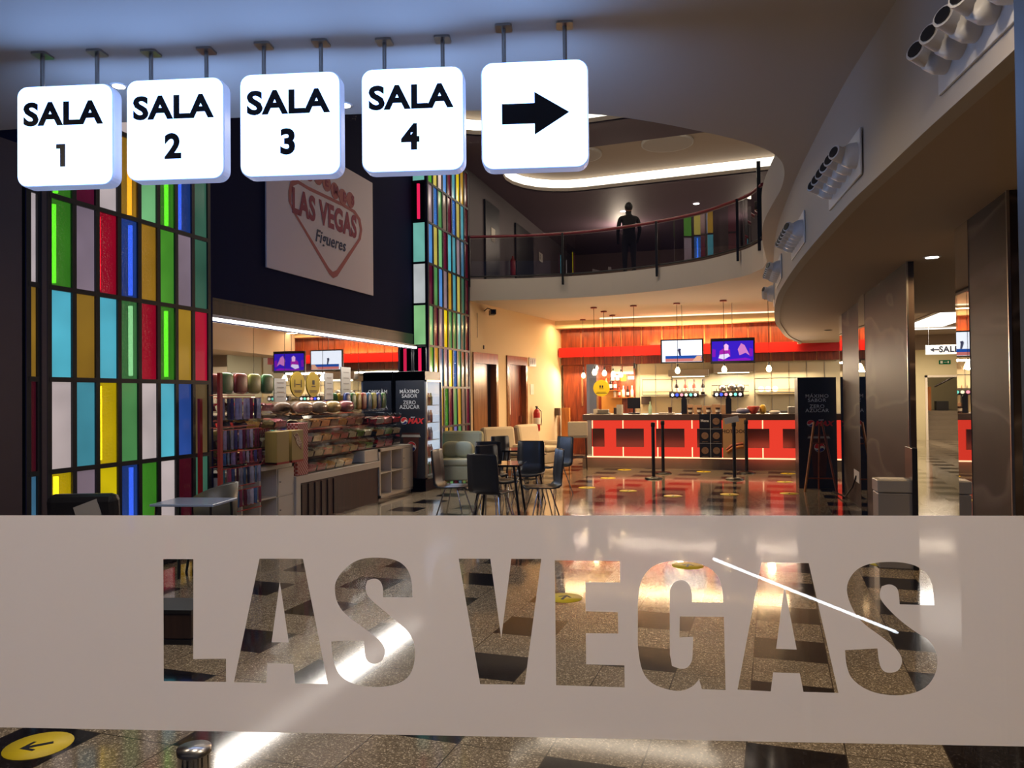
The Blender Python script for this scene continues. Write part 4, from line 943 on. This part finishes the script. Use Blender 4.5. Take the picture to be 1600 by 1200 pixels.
# ---------------------------------------------------------------- yellow floor arrows
pos = [(-3.13,2.82,'nearest, at bottom left, arrow towards the window'),(-1.33,5.95,'seen through the letter E'),(-.46,7.33,'seen through the top of the letter G'),(1.30,7.84,'at the top of the last letter S'),(-2.50,13.07,'left of the queue posts, nearest the chairs'),(-1.75,12.77,'second from the chairs, in front of the bar'),(-.98,12.27,'in front of the left pair of queue posts'),(-.13,12.65,'in front of the right pair of queue posts'),(.78,12.95,'close to the black fridge'),(-2.39,14.65,'farther, left of the first queue post'),(-2.31,16.33,'at the foot of the counter, left'),(-.67,16.21,'at the foot of the counter under the menu'),(.95,16.12,'at the foot of the counter, right'),(.81,14.61,'between the counter and the black fridge')]
fs0 = None
for i, (x, y, l) in enumerate(pos):
    if fs0 is None:
        fs0 = thing('floor_sticker', 'round yellow floor sticker with black arrow, '+l, 'floor sticker', (x, y, 0), 0, 'yellow arrow stickers on the floor')
        MB().lathe([(.145, .0005), (.145, .002), (.001, .002)], n=28).build('disc', 'yellow', fs0)
        MB().prism([(-.012,.06),(-.012,-.04),(-.045,-.01),(-.055,-.022),(0,-.075),(.055,-.022),(.045,-.01),(.012,-.04),(.012,.06)], .002, .003).build('arrow', 'ink', fs0)
        fs0.rotation_euler = (0, 0, R(-45))
    else: dup(fs0, (x, y, 0), R(175), 'round yellow floor sticker with black arrow, '+l)
# ---------------------------------------------------------------- bar
t = thing('bar_counter', 'long bar counter with brown top and red glowing front behind the queue posts', 'counter', (-1.0, 16.9, 0))
ox = 1.0
MB().box(-3.25+ox, -.32, 1.04, 2.3+ox, .55, 1.165).build('worktop', 'counter', t, .006)
MB().box(-3.12+ox, .05, 0.2, 2.3+ox, .5, 1.04).build('body', 'wooddark', t)
MB().box(-3.10+ox, .0, .24, 2.3+ox, .05, 1.04).build('red_panel', 'redglow', t)
MB().box(-3.28+ox, -.20, 0, 2.3+ox, .6, .225).build('plinth', 'greystone', t)
MB().box(-3.26+ox, -.18, .225, 2.3+ox, .0, .24).build('light_line', 'seam', t)
for i in range(6):
    x = -3.42+.865*i; x0 = max(x, -3.08)
    MB().box(x0+ox, -.06, .45, x+.60+ox, -.01, .85).build('front_panel', 'counter', t)
sm_ = MB()
for x in (-3.09, -2.41, -1.66, -.93, .51, 1.3):
    sm_.box(x-.012+ox, -.006, .24, x+.012+ox, .0, .45).box(x-.012+ox, -.006, .85, x+.012+ox, .0, 1.04)
sm_.build('seam_light', 'seam', t)
light('AREA', (-1.6, 16.55, .42), 10, (1, .12, .06), 3.0, .3, (R(90), 0, 0), name='red_bar_light')
light('AREA', (.6, 16.55, .42), 5, (1, .12, .06), 1.0, .3, (R(90), 0, 0), name='red_bar_light')
# menu boards
t = thing('menu_board', 'black menu board with six pictures on the counter front', 'menu board', (-.535, 16.55, .26))
MB().box(-.225, -.02, 0, .225, .02, .91).build('board', 'black', t)
MB().box(-.225, -.022, .30, .225, -.02, .305).box(-.225, -.022, .60, .225, -.02, .605).box(-.003, -.022, 0, .003, -.02, .91).build('divider_lines', 'lettergrey', t)
foodm = mat('menu_food', (120, 92, 70), .5, noise=.5, nscale=30)
for i, (x, z) in enumerate(((.115, .76), (-.115, .46), (.115, .46), (-.115, .15), (.115, .15))): MB().lathe([(.072, -.023), (.072, -.02)], (x, 0, z), 20, 'y').box(x-.06, -.023, z-.13, x+.06, -.02, z-.12).build('picture', foodm, t)
MB().text('Menu', .07, lambda a, b, s_: (-.115+a, -.02-s_, .77+b), .002, .002).build('lettering', 'lettergrey', t)
t = thing('hot_dog_poster', 'beige poster reading HOT DOG with a sausage roll picture on the counter front', 'poster', (-.06, 16.55, .26))
MB().box(-.23, -.02, 0, .23, .02, .82).build('board', mat('kraft', (178, 140, 96), .7), t)
MB().text('HOT DOG', .10, lambda a, b, s_: (a, -.02-s_, .55+b), .002, .002).build('lettering', mat('brown_ink', (60, 36, 24), .7), t)
MB().tube([(-.16, -.02, .16), (-.06, -.02, .25), (.06, -.02, .28), (.17, -.02, .30)], .035, 10).build('sausage_picture', mat('sausage', (140, 60, 30), .4), t)
MB().tube([(-.15, -.02, .12), (-.04, -.02, .20), (.08, -.02, .23), (.18, -.02, .24)], .04, 10).build('bun_picture', 'woodlight', t)
# bar stool
def stool(loc, rz, lab):
    t = thing('bar_stool', lab, 'bar stool', loc, rz)
    MB().box(-.20, -.2, .68, .20, .2, .76).build('seat', 'fabriccream', t, .02); MB().box(-.21, .15, .72, .21, .21, 1.03).build('backrest', 'fabriccream', t, .015)
    for sx in (-1, 1):
        for sy in (-1, 1): MB().tube([(sx*.17, sy*.17, .68), (sx*.19, sy*.19, 0)], .016, 6, True, .012).build('leg', 'wooddark', t)
    MB().box(-.18, -.18, .25, .18, -.165, .275).box(-.18, .165, .25, .18, .18, .275).build('footrest', 'wooddark', t)
stool((-3.30, 16.28, 0), R(192), 'cream backed bar stool with dark legs at the left end of the counter')
# queue posts
qp = None
for i, (x, y, l) in enumerate(((-1.53, 14.70, 'left queue post nearer the window, in front of the counter'), (-1.44, 15.68, 'left queue post nearer the counter, with belt head'), (-.06, 14.87, 'right queue post with a small white notice, before the hot dog poster'), (.17, 16.05, 'right queue post close to the hot dog poster edge'))):
    if qp is None:
        qp = thing('queue_post', 'black '+l, 'queue post', (x, y, 0), 0, 'black queue posts before the counter')
        MB().lathe([(.17, 0), (.17, .012), (.14, .03), (.03, .05)], n=28).build('base', 'black', qp); MB().lathe([(.033, .03), (.033, .98)], n=16).build('post', 'black', qp)
        MB().lathe([(.036, .98), (.04, .99), (.04, 1.05), (.03, 1.065)], n=16).build('belt_head', 'blackmatte', qp)
    else: dup(qp, (x, y, 0), None, 'black '+l)
t = thing('notice_holder', 'small white notice on top of the right queue post', 'sign', (-.10, 14.84, 1.065))
q = MB(); q.obox((0, 0, .04), (.26, .01, .11), Matrix.Rotation(R(-12), 3, 'Y')); q.build('plate', 'paper', t)
# counter top clutter
def onbar(nm, mb, m_, lab, cat, grp=None, b=0.0): return tag(mb.build(nm, m_, None, b), lab, cat, grp)
Z0 = 1.166; YB = 16.8
cupb = mat('kraft_box', (176, 140, 110), .7, noise=.1, nscale=6); cupd = mat('printed_cup', (70, 46, 42), .5)
for i in range(5):
    x = -1.08+i*.19
    onbar('carton', MB().box(x, YB+.12, Z0, x+.17, YB+.26, Z0+.20-.015*(i % 3)), cupb, '%s brown carton in the row on the counter above the menu' % ['first', 'second', 'third', 'fourth', 'fifth'][i], 'box', 'cartons in a row on the counter')
    if i < 4:
        t = thing('printed_cup', '%s dark printed cup before the cartons on the counter' % ['leftmost', 'second', 'third', 'rightmost'][i], 'cup', (x+.12, YB, Z0), 0, 'dark cups before the cartons')
        MB().lathe([(.035, 0), (.048, .13), (.05, .135)], n=16).build('cup', cupd, t); MB().lathe([(.047, .04), (.051, .09)], n=16).build('label_band', 'paper', t)
def tower(loc, lab):
    t = thing('beer_tap_tower', lab, 'beer tap', loc)
    MB().box(-.06, -.05, 0, .06, .05, .36).build('column', 'black', t, .01)
    MB().tube([(-.31, 0, .42), (.31, 0, .42)], .07, 14).build('crossbar', 'black', t)
    for k, c in enumerate(((255,255,255),(70,90,255),(255,150,160),(255,240,190),(120,220,190),(255,240,230))):
        mn = 'medal_%d' % k
        if mn not in M: M[mn] = emit(mn, c, 2.0)
        o = MB().lathe([(.033, -.012), (.033, 0)], (-.24+k*.096, -.07, .41), 16, 'y').build('medallion', M[mn], t)
        MB().tube([(-.24+k*.096, -.05, .36), (-.24+k*.096, -.09, .33)], .008, 6).build('spout', 'chrome', t)
        MB().tube([(-.24+k*.096, -.02, .47), (-.24+k*.096, -.03, .54)], .011, 6, True, .006).build('tap_handle', ['black', 'red', 'black', 'woodlight', 'black', 'white'][k], t)
tower((-1.09, 16.95, Z0), 'left black beer tap tower with a row of lit medallions on the counter')
tower((-.17, 16.95, Z0), 'right black beer tap tower with a row of lit medallions on the counter')
onbar('register_screen', MB().box(-2.32, 17.0, Z0+.12, -2.04, 17.03, Z0+.36).box(-2.2, 17.0, Z0, -2.16, 17.05, Z0+.12).box(-2.3, 16.95, Z0, -2.06, 17.15, Z0+.03), 'black', 'black till screen on the counter left of the beer taps', 'screen')
onbar('laptop', MB().box(-3.0, 16.9, Z0, -2.72, 17.15, Z0+.03).box(-2.98, 16.95, Z0+.03, -2.74, 17.1, Z0+.10), 'grey', 'pale grey machine on the counter at its left end', 'appliance', None, .01)
onbar('menu_card', MB().box(-2.52, 16.72, Z0, -2.38, 16.74, Z0+.21), 'paper', 'white upright menu card on the counter left of the till screen', 'menu card')
onbar('napkin_box', MB().box(-3.1, 17.1, Z0, -2.98, 17.2, Z0+.11), 'offwhite', 'small white box on the far left of the counter', 'box')
onbar('dark_box', MB().box(-2.62, 16.95, Z0, -2.53, 17.1, Z0+.14), 'counter', 'small dark box between the grey machine and the white card', 'box')
onbar('drinks_bottle', MB().lathe([(.04, 0), (.042, .14), (.015, .22), (.014, .27)], (-1.82, 16.95, Z0), 14), mat('clear_green', (160, 190, 170), .1), 'clear greenish bottle on the counter right of the till', 'bottle')
onbar('coffee_cup', MB().lathe([(.035, 0), (.045, .15)], (-1.38, 16.8, Z0), 14), 'cupdark', 'tall dark cup on the counter left of the left beer tap', 'cup')
onbar('tray', MB().box(-1.62, 16.75, Z0, -1.3, 17.0, Z0+.03), 'grey', 'flat grey tray under the left beer tap', 'tray')
onbar('wrapped_pile', MB().blob((.12, 16.85, Z0+.06), .14, .1, .06, 12, 8, .8), mat('blue_wrap', (120, 125, 160), .3, noise=.3), 'bluish wrapped pile on the counter right of the cartons', 'packet')
onbar('snack_bowl', MB().lathe([(.06, 0), (.13, .14), (.11, .16)], (.33, 16.9, Z0), 18), mat('red_snacks', (170, 60, 40), .5, noise=.6, nscale=40), 'red patterned bowl of snacks on the counter', 'bowl')
onbar('yellow_bag', MB().blob((.52, 16.95, Z0+.09), .07, .05, .10, 10, 8, .8), mat('yellow_bag', (214, 170, 60), .4), 'yellow bag standing right of the red snack bowl', 'bag')
onbar('white_cloth', MB().blob((.75, 16.85, Z0+.03), .12, .08, .04, 10, 6), 'paper', 'folded white cloth on the counter near the fridge', 'cloth')
onbar('bread_box', MB().box(1.02, 16.9, Z0, 1.35, 17.15, Z0+.14), 'grey', 'grey box on the counter just left of the black fridge', 'box', None, .01)
# yellow round notice on clear screen
t = thing('round_notice', 'big yellow round notice above the left end of the counter', 'sign', (-2.83, 16.62, 1.74))
MB().lathe([(.18, -.006), (.18, 0)], (0, 0, 0), 32, 'y').build('disc', 'yellow', t)
MB().box(-.10, -.008, -.09, .10, -.006, -.082).box(-.12, -.008, -.115, .12, -.006, -.107).box(-.05, -.008, -.02, .05, -.006, -.01).box(-.04, -.008, .01, -.01, -.006, .06).box(.01, -.008, .01, .04, -.006, .06).build('pictogram', 'ink', t)
t = thing('clear_screen', 'clear acrylic screen standing on the counter, carrying the yellow notice', 'screen', (-2.75, 16.65, Z0))
MB().box(-.35, 0, 0, .35, .006, .80).build('sheet', 'acrylic', t)
# ------- back wall behind the bar
wp = thing('wood_panelling', 'red brown wood panel band high on the wall behind the bar', 'wall panel', (-1.15, 20.70, 2.41))
for i in range(13):
    x0 = -3.47+i*.545; MB().box(x0+.035, -.10, 0, x0+.545, 0, .98).build('wood_panel', 'wood', wp)
gl = mat('gap_wood', (214, 150, 90), .5)
MB().box(-3.47, -.06, 0, 3.6, 0, .98).build('gap_backing', gl, wp)
rb = MB().box(-4.62, 20.35, 2.62, 2.45, 20.58, 2.87).build('red_band', 'redband'); tag(rb, 'long glossy red horizontal band across the wood above the bar', 'trim')
light('AREA', (-1.1, 20.50, 2.90), 45, WARM, 2.2, .1, (R(180), 0, 0), name='band_light')
wk = MB().box(-4.55, 20.6, 0, -2.60, 20.70, 2.40); tag(wk.build('wood_wall_panel', 'wood'), 'tall red brown wood wall panel behind the left end of the bar', 'wall panel')
tag(MB().box(-4.55, 20.3, 0, -4.35, 20.5, 1.25).build('ochre_cabinet', 'woodlight'), 'low ochre upright panel at the corner of the cream wall', 'panel')
tag(MB().box(-4.05, 20.56, 1.3, -4.0, 20.60, 2.2).box(-3.9, 20.56, .4, -3.87, 20.6, 2.2).build('door_edge', 'doorwood'), 'door edge strips in the wood panel left of the steel column', 'trim')
tag(MB().box(-3.78, 19.9, 0, -3.52, 20.2, 2.4).build('steel_column', 'steel'), 'grey metal column behind the left end of the bar', 'column')
tag(MB().box(-3.5, 20.54, 1.0, -2.95, 20.58, 1.72).build('lit_panel', mat('amber_panel', (206, 140, 60), .5, em=(200, 120, 40), es=.25)), 'amber panel behind the yellow round notice', 'panel')
for i, (x0, x1, z0_, z1, mm) in enumerate(((-3.22, -2.96, 2.15, 2.36, 'paper'), (-2.92, -2.64, 2.14, 2.35, 'paper'), (-3.24, -3.02, 1.98, 2.12, 'paper'), (-2.98, -2.84, 1.96, 2.12, 'yellow'), (-2.78, -2.62, 2.00, 2.08, 'paper'))):
    tag(MB().box(x0, 20.57, z0_, x1, 20.60, z1).build('notice_sheet', mm), ['left one of two white sheets on the wood wall above the bottles', 'right one of two white sheets on the wood wall above the bottles', 'small white sheet below the left large one', 'small yellow sheet beneath the white sheets', 'narrow white strip notice below the right white sheet'][i], 'sign')
tag(MB().box(-3.2, 20.4, 1.50, -2.62, 20.6, 1.53).build('bottle_shelf', 'woodlight'), 'small wooden shelf with bottles on the wood wall', 'shelf')
bt = [(200,200,190),(220,190,90),(190,190,200),(40,30,26),(200,140,40),(180,60,50),(220,210,190),(60,90,50)]
btm = [mat('liquor_%d' % i, c, .12) for i, c in enumerate(bt)]
btn = ['clear', 'golden', 'silvery', 'dark', 'amber', 'red', 'pale', 'green']
def bottle(x, y, z, k, lab, grp, s_=1.0):
    t = thing('liquor_bottle', lab, 'bottle', (x, y, z), 0, grp)
    MB().lathe([(.036*s_, 0), (.038*s_, .01), (.038*s_, .17*s_), (.014*s_, .22*s_), (.013*s_, .28*s_)], n=12).build('glass_body', btm[k], t)
    MB().lathe([(.016*s_, .27*s_), (.016*s_, .30*s_)], n=10).build('cap', 'black' if k % 2 else 'white', t)
    MB().lathe([(.0385*s_, .05*s_), (.0385*s_, .13*s_)], n=12).build('label_band', 'paper', t)
for i in range(5): bottle(-3.13+i*.115, 20.5, 1.53, (i*3+2) % 8, '%s bottle, place %s on the wooden shelf' % (btn[(i*3+2) % 8], ['one', 'two', 'three', 'four', 'five'][i]), 'bottles on the wooden shelf')
for i in range(3): bottle(-3.36+i*.12, 20.5, 1.72, (i*2+1) % 8, '%s tall bottle on the ledge right of the yellow notice' % btn[(i*2+1) % 8], 'bottles on the ledge', 1.15)
tag(MB().box(-3.42, 20.42, 1.70, -3.02, 20.58, 1.72).build('bottle_ledge', 'woodlight'), 'short wooden ledge above the amber panel', 'shelf')
# wire frames and shelves on the tiles
def wire(x0, x1, z0_, z1, lab):
    t = thing('wire_shelf', lab, 'shelf', (x0, 20.55, z0_)); W_, H_ = x1-x0, z1-z0_
    MB().tube([(0, 0, 0), (0, 0, H_), (W_, 0, H_), (W_, 0, 0), (0, 0, 0)], .01, 6).tube([(0, 0, .09), (W_, 0, .09)], .008, 6).build('frame', 'black', t)
    MB().box(0, 0, 0, W_, .18, .012).build('board', 'steel', t)
wire(-2.40, -1.62, 1.57, 1.98, 'black wire shelf frame on the cream tiles left of the beer taps')
wire(.45, 2.1, 1.60, 1.97, 'black wire shelf frame on the cream tiles right of the beer taps')
wire(-.62, .30, 1.55, 1.80, 'black wire shelf frame behind the right beer tap')
tag(MB().box(-2.45, 20.68, 1.33, -2.2, 20.72, 1.54).build('notice_sheet', 'counter'), 'dark framed picture on the cream tiles above the till', 'sign')
for i in range(3): tag(MB().lathe([(.075, 0), (.075, .02), (.03, .03)], (.60+i*.17, 20.62, 1.70), 18, 'y').build('wall_plate', 'white'), '%s round white dish on the wire shelf near the fridge' % ['left', 'middle', 'right'][i], 'plate', 'round dishes on the wire shelf')
tl = MB()
for i in range(12): tl.box(-2.5+i*.42, 20.735, .9, -2.492+i*.42, 20.75, 2.4)
tl.build('tile_joint', 'steel', bpy.data.objects['wall_back'])
for i, (x0, x1, z0_, z1) in enumerate(((-1.69, -.69, 2.05, 2.22), (-.56, .41, 2.13, 2.36))):
    t = thing('extractor_hood', ['lower left steel extractor hood behind the beer taps', 'taller right steel extractor hood behind the beer taps'][i], 'hood', (x0, 20.7, z0_))
    w_ = x1-x0; MB().add([(0, -.55, 0), (w_, -.55, 0), (w_, 0, 0), (0, 0, 0), (0, -.5, z1-z0_), (w_, -.5, z1-z0_), (w_, 0, z1-z0_), (0, 0, z1-z0_)], [(0,3,2,1),(4,5,6,7),(0,1,5,4),(1,2,6,5),(2,3,7,6),(3,0,4,7)]).build('hood_body', 'steel', t)
    MB().box(.1, -.5, -.02, w_-.1, -.42, 0).build('hood_lamp', emit('hood_lamp%d' % i, (1, .85, .55), 4), t)
    light('AREA', (x0+w_/2, 20.35, z0_-.04), 25, SOFT, w_*.7, .1, name='hood_light')
tag(MB().box(-1.4, 20.3, .9, 1.9, 20.7, 1.5-.35).build('back_counter', 'steel'), 'steel work counter along the wall behind the bar', 'counter')
for i in range(4): bottle(-1.5+i*.22, 20.4, 1.16+.42, [3, 5, 5, 3][i], '%s bottle above the left beer tap, %s' % (['dark', 'red', 'red', 'dark'][i], ['far left', 'second', 'third', 'far right'][i]), 'bottles above the left beer tap', 1.3)
tag(MB().box(-1.6, 20.3, 1.56, -.75, 20.74, 1.58).build('bottle_shelf', 'steel'), 'steel shelf of bottles seen above the left beer tap', 'shelf')
for i, (x, z, s_) in enumerate(((-.35, 1.62, .10), (-.12, 1.62, .12), (.1, 1.62, .11))):
    tag(MB().lathe([(s_*.6, 0), (s_, s_), (s_*.9, s_*1.6), (s_*.3, s_*1.9)], (x, 20.45, z), 16).build('glass_jar', 'steel'), '%s rounded jar above the right beer tap' % ['left', 'middle', 'right'][i], 'jar', 'jars above the right beer tap')
# televisions
def tv(x0, x1, z0_, z1, kind, lab):
    t = thing('television', lab, 'television', ((x0+x1)/2, 17.55, (z0_+z1)/2)); W_, H_ = x1-x0, z1-z0_
    MB().box(-W_/2-.015, 0, -H_/2-.015, W_/2+.015, .05, H_/2+.015).build('housing', 'black', t, .004)
    MB().tube([(0, .05, 0), (0, .12, 0), (0, .12, CZ-(z0_+z1)/2)], .008, 6).build('ceiling_mount', 'steel', t)
    P = lambda a, b, s_: (a*W_, -s_-.001, b*H_)
    def sh(pts, nm, m_, dz=0): return MB().slab(pts, lambda a, b, s_: P(a, b, dz+s_), .001).build(nm, m_, s0)
    if kind == 0:
        s0 = MB().slab([(-.48,-.47),(.48,-.47),(.48,.47),(-.48,.47)], P, .001).build('screen', emit('tv_white', (.9, .93, 1), 1.5), t)
        sh([(-.40,-.38),(.48,-.38),(.48,-.20),(-.40,-.20)], 'blue_caption_bar', emit('tv_blue', (40, 90, 180), 1), .001)
        sh([(-.40,-.46),(.48,-.46),(.48,-.33),(-.40,-.33)], 'red_caption_bar', emit('tv_red', (230, 130, 120), 1), .002)
        sh([(.25,-.44),(.44,-.44),(.48,-.22),(.36,-.22)], 'caption_mark', emit('tv_orange', (255, 190, 150), 1), .003)
        sh([(-.06,-.2),(-.02,-.2),(-.03,.0),(-.02,.1),(-.08,.12),(-.10,.04)], 'presenter_picture', emit('tv_dark', (60, 60, 90), 1), .001)
    else:
        s0 = MB().slab([(-.48,-.42),(.48,-.42),(.48,.40),(-.48,.40)], P, .001).build('screen', emit('tv_purple', (60, 30, 190), 1.2), t)
        sh([(-.34,-.32),(-.10,-.36),(.30,-.30),(.42,-.36),(.42,-.42),(-.34,-.42)], 'picture_floor', emit('tv_magenta', (150, 30, 200), 1), .001)
        sh([(-.32,-.25),(-.30,0),(-.20,.12),(-.06,.05),(-.05,-.25)], 'picture_shoulders', emit('tv_violet', (180, 40, 180), 1), .001)
        sh([(-.20,.02),(-.21,.22),(-.15,.30),(-.09,.22),(-.10,.02)], 'picture_face', emit('tv_pale', (250, 190, 235), 1.2), .002)
        sh([(-.33,-.30),(-.20,-.36),(-.06,-.22),(-.10,-.12),(-.30,-.15)], 'picture_hands', emit('tv_pale2', (235, 220, 255), 1.2), .002)
        sh([(.16,-.20),(.12,.05),(.20,.30),(.28,.22),(.40,-.22),(.30,-.10)], 'picture_guest', emit('tv_lilac', (220, 130, 200), 1.1), .001)
        for k, x in enumerate((-.44, .42)): sh([(x-.04,-.25),(x+.04,-.25),(x+.05,.05),(x-.03,.1)], 'picture_seat', emit('tv_seat%d' % k, (140, 30, 190), 1), .001)
tv(-1.62, -.71, 2.30, 2.81, 0, 'left television above the bar showing a bright white programme')
tv(-.53, .38, 2.27, 2.80, 1, 'right television above the bar showing a purple studio scene')
# pendant lamps
pl = None
plist = [(-3.89, 20.06, 2.14, 'farthest left'), (-3.11, 17.36, 2.09, 'nearest of the left cluster'), (-3.03, 18.25, 2.10, 'middle of the left cluster'), (-2.97, 19.21, 2.04, 'before the white sheets'), (-2.89, 20.01, 2.10, 'rightmost of the left cluster'), (-1.24, 17.24, 2.12, 'bulb under the left television'), (-.25, 17.08, 2.11, 'bulb under the right television'), (.66, 17.08, 2.10, 'rightmost bulb, before the wire shelf')]
for i, (x, y, z, l) in enumerate(plist):
    if pl is None:
        pl = thing('pendant_lamp', 'bare glowing pendant bulb on a dark cord, '+l, 'pendant lamp', (x, y, CZ), 0, 'pendant bulbs over the bar')
        MB().lathe([(.075, -.03), (.075, 0)], n=20).build('ceiling_rose', 'burgundy', pl); MB().tube([(0, 0, -.02), (0, 0, -1.36)], .006, 6).build('cord', 'black', pl)
        MB().lathe([(.018, -1.42), (.02, -1.35)], n=12).build('lamp_holder', 'black', pl)
        MB().lathe([(.012, -1.41), (.03, -1.43), (.055, -1.48), (.055, -1.51), (.035, -1.55), (.005, -1.56)], n=16).build('bulb', 'bulb', pl)
    else: dup(pl, (x, y, CZ), None, 'bare glowing pendant bulb on a dark cord, '+l)
    light('POINT', (x, y, 2.08), 65, WARM, .06, name='bulb_light')
t = thing('pendant_lamp', 'unlit pendant with a small black holder, left of the television', 'pendant lamp', (-2.20, 17.32, CZ)); MB().lathe([(.075, -.03), (.075, 0)], n=20).build('ceiling_rose', 'burgundy', t); MB().tube([(0, 0, -.02), (0, 0, -1.3)], .006, 6).build('cord', 'black', t); MB().lathe([(.025, -1.42), (.02, -1.3)], n=12).build('lamp_holder', 'black', t)
# ---------------------------------------------------------------- things on the cream wall
def wloc(s_, z, o_=0): return onW(s_, z, o_)
t = thing('security_camera', 'black box security camera high on the cream wall', 'security camera', wloc(.75, 3.42, .19), math.atan2(dW.y, dW.x)-R(90)+R(35))
MB().box(-.06, -.14, -.06, .06, .14, .05).build('housing', 'black', t, .01); MB().lathe([(.035, 0), (.035, .02)], (0, -.16, 0), 14, 'y').build('lens', 'smokeglass', t); MB().tube([(-.17, .1, .03), (-.1, .05, .09), (0, 0, .05)], .012, 6).build('bracket', 'black', t)
q = MB(); wbox(q, .37, .385, 2.85, 3.38, 0, .006); tag(q.build('cable_trunking', 'black'), 'thin dark vertical line on the cream wall under the camera', 'cable')
q = MB(); wbox(q, .66, .70, 2.62, 2.70, 0, .02); tag(q.build('wall_sensor', 'black'), 'tiny dark sensor above the lift door', 'sensor')
t = thing('restroom_sign', 'small grey restroom sign with two figures beside the wooden door', 'sign', wloc(3.42, 2.43, .01), math.atan2(dW.y, dW.x)-R(90))
MB().box(-.005, -.22, -.11, .01, .22, .11).build('plate', 'grey', t)
for k, y in enumerate((-.12, .0, .12)): MB().box(.01, y-.025, -.06, .013, y+.025, .03).lathe([(.02, .01), (.02, .013)], (0, y, .055), 10, 'x').build('pictogram', 'ink' if k < 2 else 'counter', t)
q = MB(); wbox(q, 3.28, 3.50, 1.62, 1.88, 0, .01); tag(q.build('notice_sheet', 'paper'), 'small white notice under the restroom sign on the cream wall', 'sign')
t = thing('fire_extinguisher', 'red fire extinguisher hanging on the cream wall near the bar', 'fire extinguisher', wloc(3.40, .70, .12))
MB().lathe([(.06, 0), (.085, .03), (.085, .46), (.06, .53), (.03, .56)], n=18).build('cylinder', 'red', t); MB().lathe([(.02, .55), (.025, .62)], n=10).box(-.02, -.06, .60, .02, .05, .63).build('valve', 'black', t)
MB().tube([(0, .03, .60), (.09, .09, .50), (.10, .09, .25), (.09, .06, .15)], .012, 6).build('hose', 'black', t); MB().lathe([(.086, .18), (.086, .34)], n=18).build('label_band', 'paper', t)
q = MB(); wbox(q, 4.95, 5.1, 1.05, 1.25, 0, .12); tag(q.build('wall_dispenser', 'counter'), 'small brown dispenser on the cream wall near the corner', 'dispenser')
# ---------------------------------------------------------------- right side
t = thing('easel_sign', 'wooden A frame board standing before the right drinks fridge', 'sign', (1.27, 13.25, 0))
for sx in (-1, 1): MB().tube([(sx*.06-.02, 0, 1.12), (sx*.24, -.05, 0)], .02, 6).build('leg', 'woodlight' if sx < 0 else 'wood', t)
MB().tube([(0, .02, 1.10), (.0, .28, 0)], .016, 6).build('rear_leg', 'wood', t)
MB().tube([(-.1, 0, .78), (.1, 0, .78)], .012, 6).tube([(-.2, -.04, .22), (.2, -.04, .22)], .012, 6).build('crossbar', 'wood', t)
t = thing('waste_bin', 'square grey waste bin with a lighter lid below the marble wall', 'waste bin', (1.36, 7.76, 0), R(2))
MB().box(-.145, -.12, 0, .145, .12, .68).build('body', 'grey', t, .01); MB().box(-.15, -.125, .685, .15, .125, .80).build('lid', mat('bin_lid', (168, 164, 156), .35), t, .01)
MB().box(-.11, -.09, .795, .11, .09, .804).build('opening_rim', 'white', t)
tag(MB().box(1.50, 7.62, 0, 1.545, 7.93, 1.09).build('black_pillar_box', 'black', None, .004), 'narrow black upright box right of the grey bin', 'box')
tag(MB().box(1.595, 11.45, .34, 1.60, 11.95, .50).build('wall_socket', 'white'), 'white double wall socket low on the marble beside the black fridge', 'socket')
tag(MB().tube([(1.59, 11.7, .42), (1.57, 11.9, .25), (1.52, 12.3, .05), (1.45, 13.2, .02)], .012, 6).build('power_cable', 'black'), 'black power cable from the white socket to the fridge', 'cable')
t = thing('direction_sign', 'white hanging sign with left arrow reading SALES in the corridor', 'sign', (4.20, 18.0, 2.47))
MB().box(-.36, 0, -.10, .36, .02, .10).build('board', 'paper', t); MB().text('SALES', .17, lambda a, b, s_: (.12+a, -s_, b), .003, .006).slab([(-.28,0),(-.20,.05),(-.20,.015),(-.10,.015),(-.10,-.015),(-.20,-.015),(-.20,-.05)], lambda a, b, s_: (a, -s_, b), .002).build('lettering', 'ink', t)
MB().tube([(-.3, .01, .1), (-.3, .01, .63)], .006, 6).tube([(.3, .01, .1), (.3, .01, .63)], .006, 6).build('hanger', 'steel', t)
t = thing('exit_sign', 'green emergency exit sign on the corridor end wall', 'sign', (6.52, 27.98, 2.54))
MB().box(-.17, -.02, -.065, .17, 0, .065).build('board', emit('exit_green', (20, 100, 55), .6), t); MB().box(-.13, -.023, -.04, -.06, -.02, .04).box(-.03, -.023, -.006, .06, -.02, .006).box(.08, -.023, -.03, .12, -.02, .03).build('pictogram', 'paper', t)
t = thing('steel_post', 'short round steel post top at the bottom edge, close to the glass', 'post', (-1.42, 1.76, 0))
MB().lathe([(.042, 0), (.042, .645)], n=24).build('tube', 'chrome', t); MB().lathe([(.044, .645), (.044, .66), (.001, .662)], n=24).build('cap', 'steel', t)
t = thing('handrail_light', 'slim sloping white light tube outside the window, seen as a reflected line across the lettering', 'light', (.84, -.06, .92))
dd = Vector((1.135-.551, .0095+.122, .804-1.045)); hh = dd/2
MB().tube([-hh, hh], .004, 8).build('tube', emit('outdoor_tube', (.85, .92, 1), 22), t)
MB().tube([-hh+Vector((.01, -.015, -.01)), hh+Vector((.01, -.015, -.01))], .010, 8).tube([Vector((.01, -.015, -.02)), Vector((.01, -.015, -.92))], .012, 8).build('rail', 'steel', t)
